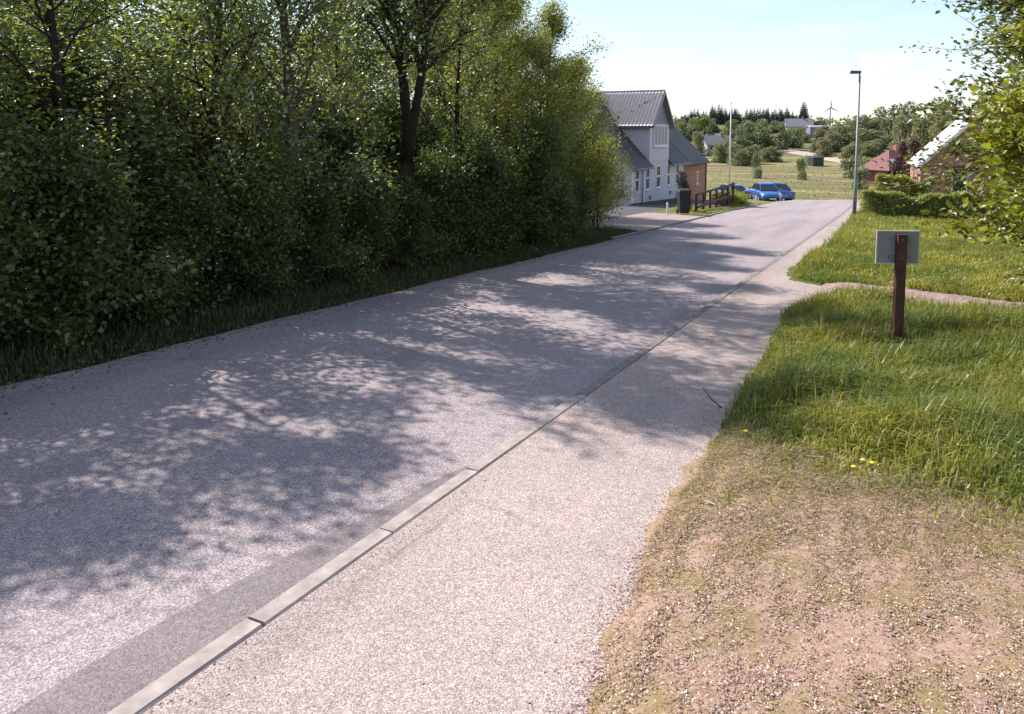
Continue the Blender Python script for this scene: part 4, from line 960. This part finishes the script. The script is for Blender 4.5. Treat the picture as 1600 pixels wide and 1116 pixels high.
# ------------------------------------------------------------------ cars
def carpaint(name, col):
    m, n, b = newmat(name); b.inputs['Base Color'].default_value = (*col, 1); b.inputs['Metallic'].default_value = .3; b.inputs['Roughness'].default_value = .32
    b.inputs['Coat Weight'].default_value = .6; b.inputs['Coat Roughness'].default_value = .08; return m
def loft(mb, secs):
    n = len(secs[0]); vs = [v for s_ in secs for v in s_]; fs = []
    for i in range(len(secs) - 1):
        for k in range(n - 1): a = i * n + k; fs.append((a, a + n, a + n + 1, a + 1))
    fs.append(tuple(range(n))); fs.append(tuple((len(secs) - 1) * n + k for k in range(n))[::-1])
    return mb.add(vs, fs)
def make_car(loc, rz, paint, label, s=1.0):
    c = empty('parked_car', loc, label, 'car', 'cars parked at the bottom of the hill', rz); c.scale = (s, s, s)
    st = [(-2.10, .66, .36, .62, .52), (-2.05, .80, .25, .82, .60), (-1.75, .86, .20, .92, .68), (-1.0, .88, .20, .95, .74), (0, .89, .20, .95, .76), (.75, .88, .20, .93, .74), (1.3, .87, .20, .86, .70), (1.8, .83, .22, .76, .62), (2.05, .74, .28, .66, .52), (2.12, .60, .34, .56, .44)]
    secs = []
    for x, w_, z0, z1, zb in st:
        secs.append([(x, -w_ * .9, z0), (x, -w_, z0 + .1), (x, -w_ * 1.0, zb - .08), (x, -w_ * .96, zb + .03), (x, -w_ * .82, z1), (x, 0, z1 + .03), (x, w_ * .82, z1), (x, w_ * .96, zb + .03), (x, w_, zb - .08), (x, w_, z0 + .1), (x, w_ * .9, z0)])
    body = loft(MB(), secs).build('body', paint, c, True)
    cab = [(-1.75, .66, .64, .93, .95), (-1.2, .72, .58, .95, 1.34), (-.6, .74, .57, .95, 1.42), (.1, .74, .56, .95, 1.42), (.45, .73, .56, .94, 1.36), (1.15, .70, .66, .90, .93)]
    loft(MB(), [[(x, -wb, z0), (x, -wt, z1), (x, 0, z1 + .012), (x, wt, z1), (x, wb, z0)] for x, wb, wt, z0, z1 in cab]).build('windows', M['glass'], c)
    rf = [(-1.22, .57, 1.345), (-.6, .58, 1.43), (.1, .57, 1.43), (.47, .56, 1.365)]
    MBr = MB(); loft(MBr, [[(x, -w_, z), (x, -w_ * .8, z + .03), (x, 0, z + .04), (x, w_ * .8, z + .03), (x, w_, z)] for x, w_, z in rf]); MBr.build('roof', paint, c, True)
    for sy in (-1, 1):
        for a_, b_, r_ in (((1.13, sy * .70, .92), (.46, sy * .575, 1.375), .03), ((-1.73, sy * .67, .94), (-1.22, sy * .59, 1.35), .05), ((-.35, sy * .75, .94), (-.35, sy * .58, 1.42), .03)):
            MB().tube([a_, b_], r_, 5).build('roof_pillar', paint, c)
    for x in (-1.3, 1.32):
        for sy in (-1, 1):
            ty_ = MB().tube([(x, sy * .70, .31), (x, sy * .90, .31)], .31, 18).build('wheel', M['rubber'], c); MB().tube([(x, sy * .90, .31), (x, sy * .915, .31)], .20, 12).build('rim', M['rim'], ty_)
            MB().tube([(x, sy * .80, .34), (x, sy * .893, .34)], .36, 18).build('wheel_arch', M['rubber'], c)
    for sy in (-1, 1):
        MB().hexa([(2.0, sy * .74 - .02, .52), (2.10, sy * .48, .50), (2.10, sy * .50, .62), (1.98, sy * .74, .64), (1.96, sy * .77, .55), (2.04, sy * .5, .55), (2.0, sy * .5, .66), (1.92, sy * .76, .67)]).build('headlight', M['trimwhite'], c)
        MB().box(-2.10, sy * .66 - .12, .64, -2.02, sy * .66 + .12, .78).build('tail_light', M['cloth_red'], c)
        MB().hexa([(.80, sy * .86, .92), (.98, sy * .86, .92), (.98, sy * 1.02, .94), (.80, sy * 1.02, .94), (.80, sy * .86, 1.02), (.98, sy * .86, 1.02), (.98, sy * 1.02, 1.05), (.80, sy * 1.02, 1.05)]).build('mirror', paint, c)
    MB().box(2.06, -.42, .30, 2.135, .42, .42).build('grille', M['rubber'], c)
    MB().box(2.12, -.30, .44, 2.15, .30, .50).build('upper_grille', M['rubber'], c)
    MB().box(2.136, -.26, .31, 2.15, .26, .41).build('number_plate', M['trimwhite'], c)
    return c
blue = carpaint('blue_paint', (.035, .15, .42)); blue2 = carpaint('deep_blue_paint', (.03, .10, .30)); blue3 = carpaint('pale_blue_paint', (.12, .28, .55))
make_car((-8.5, 54.4, g(-8.5, 54.4) - .03), R(-66), blue, 'bright blue hatchback parked facing uphill at the road end', .84)
make_car((-9.45, 61.6, g(-9.45, 61.6) + .1), R(140), blue2, 'darker blue car parked behind the bright blue hatchback')
make_car((-12.6, 64.6, g(-12.6, 64.6)+.2), R(-55), blue3, 'paler blue car half hidden left of the bright blue hatchback')

# ------------------------------------------------------------------ brick house on the right
c27, s27 = math.cos(YAW), math.sin(YAW)
def camw(xr, d): return (xr * c27 - d * s27, xr * s27 + d * c27)       # metres right of and ahead of the viewer -> world
A = Vector(camw(29.8, 56)); B = Vector(camw(33.2, 64)); ux = (B - A).normalized(); ang = math.atan2(ux.y, ux.x)
zb = -2.9
bh = empty('brick_house', (A.x, A.y, zb), 'red brick house with pale roof behind the right hedge', 'house', rz=ang)
# local: +x along the side wall away from the viewer, -y to the right (gable front along -y)
Lh, Wh, eh, rh = 8.7, 8.0, 3.05, 7.1
wm = MB()
sw = [(1.6, 2.6), (4.6, 5.6)]
xl = [0] + [q for s_ in sw for q in s_] + [Lh]
for k in range(0, len(xl), 2): wm.box(xl[k], -.3, .7, xl[k + 1], 0, 2.6)
wm.box(0, -.3, 2.6, Lh, 0, eh).box(0, -.3, -1, Lh, 0, .7).box(0, -Wh, -1, .3, -.3, eh).box(Lh - .3, -Wh, -1, Lh, -.3, eh).box(.3, -Wh, -1, Lh - .3, -Wh + .3, eh)
for x0, x1 in ((0, .3), (Lh - .3, Lh)): wm.add([(x0, 0, eh), (x0, -Wh, eh), (x0, -Wh / 2, rh - .15), (x1, 0, eh), (x1, -Wh, eh), (x1, -Wh / 2, rh - .15)], [(0, 2, 1), (3, 4, 5), (0, 1, 4, 3), (1, 2, 5, 4), (2, 0, 3, 5)])
wm.build('wall', M['brick'], bh)
for a, b_ in sw:
    f = MB().box(a, -.14, .7, a + .07, -.07, 2.6).box(b_ - .07, -.14, .7, b_, -.07, 2.6).box(a + .07, -.14, 2.53, b_ - .07, -.07, 2.6).box(a + .07, -.14, .7, b_ - .07, -.07, .77).build('window', M['trimwhite'], bh)
    MB().box(a + .07, -.12, .77, b_ - .07, -.11, 2.53).build('pane', M['glass'], f)
for y0_, z0_ in ((-3.0, .8), (-5.8, .8), (-4.4, 3.6)):
    f = MB().box(-.03, y0_, z0_, -.001, y0_ + .08, z0_ + 1.3).box(-.03, y0_ + .92, z0_, -.001, y0_ + 1.0, z0_ + 1.3).box(-.03, y0_ + .08, z0_ + 1.22, -.001, y0_ + .92, z0_ + 1.3).box(-.03, y0_ + .08, z0_, -.001, y0_ + .92, z0_ + .08).build('window', M['trimwhite'], bh)
    MB().box(-.02, y0_ + .08, z0_ + .08, -.002, y0_ + .92, z0_ + 1.22).build('pane', M['glass'], f)
mb = MB(); eo = .3
for q in ([(-.35, eo, eh - .3), (Lh + .35, eo, eh - .3), (Lh + .35, -Wh / 2, rh), (-.35, -Wh / 2, rh)][::-1], [(-.35, -Wh - eo, eh - .3), (Lh + .35, -Wh - eo, eh - .3), (Lh + .35, -Wh / 2, rh), (-.35, -Wh / 2, rh)]): mb.slab(q, .10)
mb.build('roof', M['metalroof'], bh)
mb = MB()
for sgn in (0, 1):
    ye = eo if sgn == 0 else -Wh - eo; mb.hexa([(-.39, ye, eh - .62), (-.355, ye, eh - .62), (-.355, -Wh / 2, rh - .32), (-.39, -Wh / 2, rh - .32), (-.39, ye, eh - .38), (-.355, ye, eh - .38), (-.355, -Wh / 2, rh - .06), (-.39, -Wh / 2, rh - .06)])
mb.build('barge_board', M['trimwhite'], bh)

# ------------------------------------------------------------------ far things
def far_at(px, d):
    x, y_ = camw((px - 800) / 1200 * d, d); return x, y_
def far_loc(px, d, dz=0): x, y_ = far_at(px, d); return (x, y_, gz(x, y_) + dz)
def far_house(name, px, d, L, Wd, e, ridge, rot, wallm, roofm, label, chim=False, nwin=3, up=0.0):
    h = empty(name, far_loc(px, d, up), label, 'house', 'houses on the far side of the valley', rot)
    MB().box(-L / 2, -Wd / 2, -4, L / 2, Wd / 2, e).add([(-L / 2, -Wd / 2, e), (-L / 2, Wd / 2, e), (-L / 2, 0, ridge - .1), (L / 2, -Wd / 2, e), (L / 2, Wd / 2, e), (L / 2, 0, ridge - .1)], [(0, 2, 1), (3, 4, 5), (0, 3, 5, 2), (1, 2, 5, 4)]).build('wall', wallm, h)
    r = MB()
    for sg in (1, -1):
        q = [(-L / 2 - .4, sg * (Wd / 2 + .4), e - .25), (L / 2 + .4, sg * (Wd / 2 + .4), e - .25), (L / 2 + .4, 0, ridge), (-L / 2 - .4, 0, ridge)]
        r.slab(q[::-1] if sg > 0 else q, .15)
    ro = r.build('roof', roofm, h)
    if chim: MB().box(L * .15, -.35, ridge - .5, L * .15 + .6, .35, ridge + .9).build('chimney', M['brick'], ro)
    for k in range(nwin):
        x = -L / 2 + L * (k + .5) / nwin
        f = MB().box(x - .55, -Wd / 2 - .05, e - 1.75, x + .55, -Wd / 2 - .002, e - .55).build('window', M['trimwhite'], h)
        MB().box(x - .45, -Wd / 2 - .07, e - 1.65, x + .45, -Wd / 2 - .052, e - .65).build('pane', M['glass'], f)
    return h
far_house('far_house', 1118, 235, 8, 6, 2.3, 5.0, YAW + R(8), M['farwhite'], M['grey_roof_far'], 'small white house with grey roof among bushes right of the white house', True, 3, .6)
far_house('far_house', 1130, 238, 4, 4.5, 2.9, 4.8, YAW + R(80), M['slate'], M['slate'], 'dark annex beside the small white house across the valley', False, 1, .6)
far_house('far_house', 1245, 345, 11, 7, 2.2, 5.6, YAW + R(-10), M['farwhite'], M['grey_roof_far'], 'pale hipped house below the conifer belt on the hill', True, 3, 2.6)
far_house('far_house', 1275, 330, 8, 5, 2.9, 3.4, YAW, M['gable'], M['farwhite'], 'low flat house with white fascia left of the wind turbine', False, 2, 1.8)
# red house with columns
rh_ = empty('red_roof_house', far_loc(1392, 132, 0), 'red tiled house with white porch columns behind the right hedge', 'house', 'houses on the far side of the valley', YAW + R(20))
MB().box(-3.2, -2.5, -2, 3.6, 3, 2.6).build('wall', M['cloth_red'], rh_)
MB().add([(-4.1, -3.6, 2.5), (4.3, -3.6, 2.5), (4.3, 3.6, 2.5), (-4.1, 3.6, 2.5), (-.6, 0, 5.9), (1.4, 0, 5.9)], [(0, 1, 5, 4), (1, 2, 5), (2, 3, 4, 5), (3, 0, 4), (3, 2, 1, 0)]).build('roof', M['redroof'], rh_)
MB().box(.6, -.4, 5.2, 1.2, .4, 6.7).build('chimney', M['brick'], rh_)
for x in (-3.0, -1.2, .6, 2.6): MB().tube([(x, -3.2, -.5), (x, -3.2, 2.5)], .14, 8).build('column', M['farwhite'], rh_)
MB().box(-3.2, -3.35, -.6, 2.8, -2.52, -.1).build('porch_floor', M['farwhite'], rh_)
for x in (-2.2, .0, 1.8):
    f = MB().box(x - .5, -2.56, .5, x + .5, -2.502, 1.9).build('window', M['trimwhite'], rh_); MB().box(x - .4, -2.58, .6, x + .4, -2.562, 1.8).build('pane', M['glass'], f)
MB().hexa([(-2.1, -2.35, 3.75), (-1.2, -2.35, 3.75), (-1.2, -1.75, 4.3), (-2.1, -1.75, 4.3), (-2.1, -2.4, 3.8), (-1.2, -2.4, 3.8), (-1.2, -1.8, 4.4), (-2.1, -1.8, 4.4)]).build('skylight', M['trimwhite'], rh_)
# field shed
shd = empty('field_shed', far_loc(1274, 190, 0), 'small dark shed in the field below the far road', 'shed', None, YAW + R(12))
MB().box(-1.45, -1.2, -.5, 1.45, 1.2, 2.0).build('wall', M['blackroof'], shd)
MB().hexa([(-1.6, -1.4, 2.0), (1.6, -1.4, 2.0), (1.6, 1.4, 2.0), (-1.6, 1.4, 2.0), (-1.5, -1.4, 2.15), (1.5, -1.4, 2.15), (1.5, 1.4, 2.5), (-1.5, 1.4, 2.5)]).build('roof', M['blackroof'], shd)
MB().box(-.5, -1.23, -.2, .5, -1.203, 1.7).build('door', M['blackroof'], shd)
# wind turbine
tx_, ty_ = far_at(1294, 2000); wt = empty('wind_turbine', (tx_, ty_, 8), 'distant three bladed wind turbine on the skyline', 'wind turbine', None, YAW)
HUB = 2.2 + (210 - 169) * 2000 / 1200 - 8
MB().tube([(0, 0, -2), (0, 0, HUB)], (2.6, 1.6), 12).build('tower', M['turbine'], wt, True)
MB().box(-2, -4, HUB - 2, 2, 5, HUB + 2).build('nacelle', M['turbine'], wt)
for a in (94, 214, 334):
    ca, sa = math.cos(R(a)), math.sin(R(a)); mbb = MB(); Lb = 23
    for (s0, s1, w0_, w1_) in ((0, 6, 1.0, 1.9), (6, Lb, 1.9, .5)):
        p = lambda s_, q, yv: (ca * s_ - sa * q, yv, HUB + sa * s_ + ca * q)
        mbb.hexa([p(s0, -w0_, -5.2), p(s1, -w1_, -5.2), p(s1, -w1_, -4.4), p(s0, -w0_, -4.4), p(s0, w0_ * .6, -5.2), p(s1, w1_ * .6, -5.2), p(s1, w1_ * .6, -4.4), p(s0, w0_ * .6, -4.4)])
    mbb.build('blade', M['turbine'], wt)
MB().tube([(0, -6, HUB), (0, -4, HUB)], (.6, 1.6), 10).build('hub', M['turbine'], wt)

# far vegetation
def far_tree(name, seed, rx, h, n, size, m, lobes=9, trunk=True, low=.15):
    root = bpy.data.objects.new(name, None); COL.objects.link(root); r = np.random.default_rng(seed)
    t = r.uniform(low, .85, lobes); a = r.uniform(0, 6.28, lobes); q = rx * .55 * np.sqrt(np.clip(1 - ((t - .5) / .6) ** 2, .05, 1)) * r.uniform(.4, 1.1, lobes)
    t[: lobes // 3] = r.uniform(.02, .25, lobes // 3); q[: lobes // 3] *= 1.5
    cs = np.stack([np.cos(a) * q, np.sin(a) * q, t * h], 1); rad = r.uniform(.38, .6, lobes) * rx
    def f(r_, n_):
        k = r_.integers(0, lobes, n_); d = r_.normal(size=(n_, 3)); d /= np.linalg.norm(d, axis=1)[:, None]; u = r_.uniform(.6, 1.04, n_)
        P = cs[k] + d * (u * rad[k])[:, None] * np.array([1, 1, .8]); P[:, 2] = np.clip(P[:, 2], .05, None); return P
    leaf_volume('crown', f, n, size, m, seed, root, .4)
    st = MB().tube([(0, 0, -.6), (0, 0, h * .4), (rx * .05, 0, h * .75)], (h * .03, h * .02, h * .008), 6)
    for k in range(4): st.tube([(0, 0, h * .3), tuple(cs[k])], (h * .012, h * .005), 4)
    st.build('trunk', M['bark_dark'], root); return root
def far_place(proto, spots, labels, cat, group):
    for k, (px, d, s, sz) in enumerate(spots):
        loc = far_loc(px, d, -.1); rz = rr.uniform(0, 6.28)
        if k == 0: o = proto; o.location = loc; o.rotation_euler = (0, 0, rz); o.scale = (s, s, sz)
        else: o = dup(proto, loc, rz, (s, s, sz))
        tag(o, labels[k] if isinstance(labels, list) else labels, cat, group)
# conifer belt
def conifer(seed, h, n=1500):
    root = bpy.data.objects.new('conifer', None); COL.objects.link(root); r = np.random.default_rng(seed)
    t = 1 - r.random(n) ** .65; t = np.floor(t * 14) / 14 + r.random(n) * .03; rad = np.clip(1 - t, 0, 1) * h * .20 * r.uniform(.2, 1.2, n) + .05; a = r.uniform(0, 6.28, n) + t * 9
    P = np.stack([np.cos(a) * rad, np.sin(a) * rad, h * (.08 + .92 * t) - rad * .35], 1)
    D = np.stack([np.cos(a), np.sin(a), -.35 + 0 * a], 1)
    V, Fc = diamonds(P, h * .075 * 1.0, r, .2, .5, D * 2); V = V.reshape(-1, 4, 3); V = P[:, None] + (V - P[:, None]) * (1.15 - .85 * t)[:, None, None]; V = V.reshape(-1, 3)
    link('crown', np_mesh('crown', V, Fc, r.random(n)), M['conifer'], root)
    MB().tube([(0, 0, -1), (0, 0, h * .97)], (h * .018, .03), 6).build('trunk', M['bark_dark'], root); return root
cA, cB = conifer(1, 15), conifer(2, 15)
G_C = 'dark conifers on the far hill'
spots = [[], []]
k = 0
px = 1040.0
while px < 1262:
    for row in range(2):
        d = 560 + row * 30 + rr.uniform(-12, 12); top = 168 + 6 * math.sin(px * .05) + rr.uniform(-7, 9) + (6 if px < 1110 else 0) + (9 if px > 1200 else 0) * (0 if 1250 < px < 1258 else 1) - (0)
        if 1250 < px < 1258: top = 158
        if px < 1108 : top += 4
        x, y_ = far_at(px, d); base_z = gz(x, y_); hh = 2.2 + (210 - top) * d / 1200 - base_z
        spots[k % 2].append((px + rr.uniform(-2, 2), d, hh / 15 * rr.uniform(.8, 1.1), hh / 15)); k += 1
    px += rr.uniform(3.0, 4.6)
far_place(cA, spots[0], 'dark spruce in the conifer belt on the far hill', 'conifer', G_C)
far_place(cB, spots[1], 'dark spruce in the conifer belt on the far hill', 'conifer', G_C)
fG = far_tree('far_tree', 5, 3.4, 7.5, 3600, .5, M['far_green'], 13)
fO = far_tree('olive_far_tree', 6, 3.2, 6.5, 3600, .45, M['far_olive'], 13)
fL = far_tree('pale_green_tree', 7, 3.6, 9.0, 2600, .5, M['far_light'])
fP = far_tree('purple_leaved_tree', 8, 2.6, 6.0, 2200, .42, M['far_purple'])
fB = far_tree('field_bush', 9, 1.8, 2.4, 1500, .30, M['far_green'], low=.1)
G_F = 'broadleaved trees across the valley'
def topspot(px, d, top, wpx, H0, R0):     # a tree whose top reaches a given height in the view and which is wpx wide there
    x, y_ = far_at(px, d); h = 2.2 + (210 - top) * d / 1200 - gz(x, y_); return (px, d, wpx * d / 1200 / (2 * R0), max(.5, h) / H0)
far_place(fL, [topspot(1100, 262, 176, 42, 9, 3.6), topspot(1137, 290, 186, 18, 9, 3.6)], ['big round pale green tree behind the small white house', 'narrow pale green tree behind the flagpole top'], 'tree', G_F)
gs = [(1150, 225, 196, 30), (1170, 232, 189, 38), (1195, 240, 188, 40), (1218, 245, 192, 34), (1238, 252, 200, 26), (1060, 300, 190, 34), (1078, 310, 184, 36), (1090, 250, 206, 20), (1310, 240, 196, 46), (1335, 250, 192, 40), (1115, 380, 186, 30), (1140, 400, 187, 34), (1160, 370, 188, 34), (1185, 400, 186, 36), (1205, 380, 189, 30), (1228, 400, 190, 34), (1250, 300, 199, 26), (1290, 390, 196, 30), (1310, 420, 194, 34), (1065, 400, 186, 34), (1090, 390, 184, 34), (1345, 300, 180, 40), (1370, 300, 168, 46), (1395, 280, 164, 48),
      (1425, 270, 160, 54), (1455, 250, 154, 60), (1490, 240, 150, 60), (1530, 230, 146, 70), (1580, 220, 140, 80), (1285, 300, 195, 26), (1325, 340, 190, 30), (1040, 280, 190, 40), (1000, 300, 188, 40), (1130, 208, 228, 28), (1245, 700, 190, 20), (1275, 650, 183, 26), (1340, 600, 187, 30), (1360, 560, 184, 40), (1400, 500, 175, 50)]
far_place(fG, [topspot(p, d, t, w_, 7.5, 3.4) for p, d, t, w_ in gs], 'green broadleaved tree in the wooded slope across the valley', 'tree', G_F)
os_ = [(1125, 205, 222, 30), (1150, 198, 222, 34), (1172, 200, 226, 36), (1200, 205, 228, 34), (1158, 195, 232, 30), (1285, 215, 214, 30), (1300, 232, 204, 36), (1106, 240, 212, 20), (1350, 240, 200, 40), (1440, 200, 176, 50), (1470, 180, 172, 50), (1505, 170, 168, 60), (1330, 205, 222, 40), (1090, 230, 205, 26), (1270, 230, 222, 16), (1410, 220, 180, 46), (1225, 262, 205, 30)]
far_place(fO, [topspot(p, d, t, w_, 6.5, 3.2) for p, d, t, w_ in os_], 'olive green tree among the mixed growth across the valley', 'tree', G_F)
far_place(fP, [topspot(1277, 245, 208, 22, 6, 2.6), topspot(1405, 128, 214, 30, 6, 2.6), topspot(1422, 124, 206, 34, 6, 2.6)],
          ['purplish brown round tree above the far road', 'purple leaved tree in front of the red tiled house', 'purple leaved tree between the red tiled house and the brick house'], 'tree', 'purple leaved trees')
xb = [(px_, d_, t_, w_) for px_, d_, t_, w_ in [(rr.uniform(1090, 1420), rr.uniform(212, 300), 0, rr.uniform(16, 30)) for _ in range(60)] if not (1215 < px_ < 1345 and d_ < 268)]
bs = [(1183, 150, 238, 18), (1254, 145, 246, 20), (1333, 150, 246, 40), (1355, 145, 248, 34), (1372, 140, 252, 26), (1215, 205, 236, 20), (1345, 120, 262, 30)]
far_place(fB, [topspot(p, d, t, w_, 2.4, 1.8) for p, d, t, w_ in bs],
          ['small bush standing alone in the field above the blue cars', 'small upright bush in the field left of the dark shed', 'rounded dark green bush in the field just left of the lamp', 'rounded bush in the field just right of the lamp',
           'bush in the field beside the porch of the red tiled house', 'green bush below the far road', 'bush low in the field behind the right hedges'], 'bush', 'bushes in the valley field')

far_place(dup(fO, (0, 0, 0)), [(p, d, rr.uniform(.7, 1.2), rr.uniform(.45, .85)) for p, d, t, w_ in xb], 'low olive bush on the slope above the valley field', 'bush', 'bushes on the far slope')
# distant woodland line beyond the hill
r = np.random.default_rng(44); n = 9000
def fwood(r_, n_):
    a = r_.uniform(-1.15, .75, n_); d = r_.uniform(780, 900, n_); x = np.sin(a) * d * 1.0; y_ = np.cos(a) * d
    lump = 1 + .25 * np.sin(a * 90) + .15 * np.sin(a * 231 + 2)
    return np.stack([x, y_, ground_z(x, y_) + r_.uniform(0, 1, n_) * 9 * lump], 1)
fo_ = leaf_volume('far_woods', fwood, 16000, 3.6, M['far_green'], 44)
tag(fo_, 'distant dark woodland along the skyline', 'woods', kind='stuff')

# ------------------------------------------------------------------ small things near the viewer
def dandelion(x, y_, h, label):
    root = empty('dandelion', (x, y_, gz(x, y_)), label, 'flower', 'dandelions on the verge')
    MB().tube([(0, 0, 0), (.005, 0, h)], .002, 5).build('stem', M['stem'], root)
    MB().tube([(.005, 0, h), (.005, 0, h + .006), (.005, 0, h + .012)], (.006, .019, .012), 10).build('flower_head', M['yellow'], root)
dandelion(-.13, 5.55, .07, 'yellow dandelion at the border of tall and dry grass, right of the pair')
dandelion(-.19, 5.62, .06, 'yellow dandelion in the middle of the grass border')
dandelion(-.24, 5.48, .05, 'low yellow dandelion in front of the other dandelions')
dandelion(-1.02, 5.9, .05, 'yellow dandelion at the path edge, away from the others')
stk = MB().tube([(-1.36, 6.75, g(-1.36, 6.75) + .03), (-1.45, 6.72, g(-1.4, 6.7) + .10), (-1.56, 6.78, g(-1.4, 6.7) + .19)], (.008, .006, .003), 5).build('dead_stick', M['twig'])
tag(stk, 'dark dead stick leaning out of the grass over the footpath', 'stick')
for k, (x, y_, a, L) in enumerate([(-.75, 5.05, .6, .09), (-.95, 4.55, 2.9, .07), (-.55, 5.6, .3, .12)]):
    q = MB().tube([(x, y_, gz(x, y_) + .012), (x + math.cos(a) * L, y_ + math.sin(a) * L, gz(x, y_) + .016)], .004, 4).build('straw', M['signedge'])
    tag(q, 'pale straw lying on the dry verge' + [' close to the path', ' nearest to the viewer', ' at the tall grass border'][k], 'straw', 'pale straws on the dry verge')
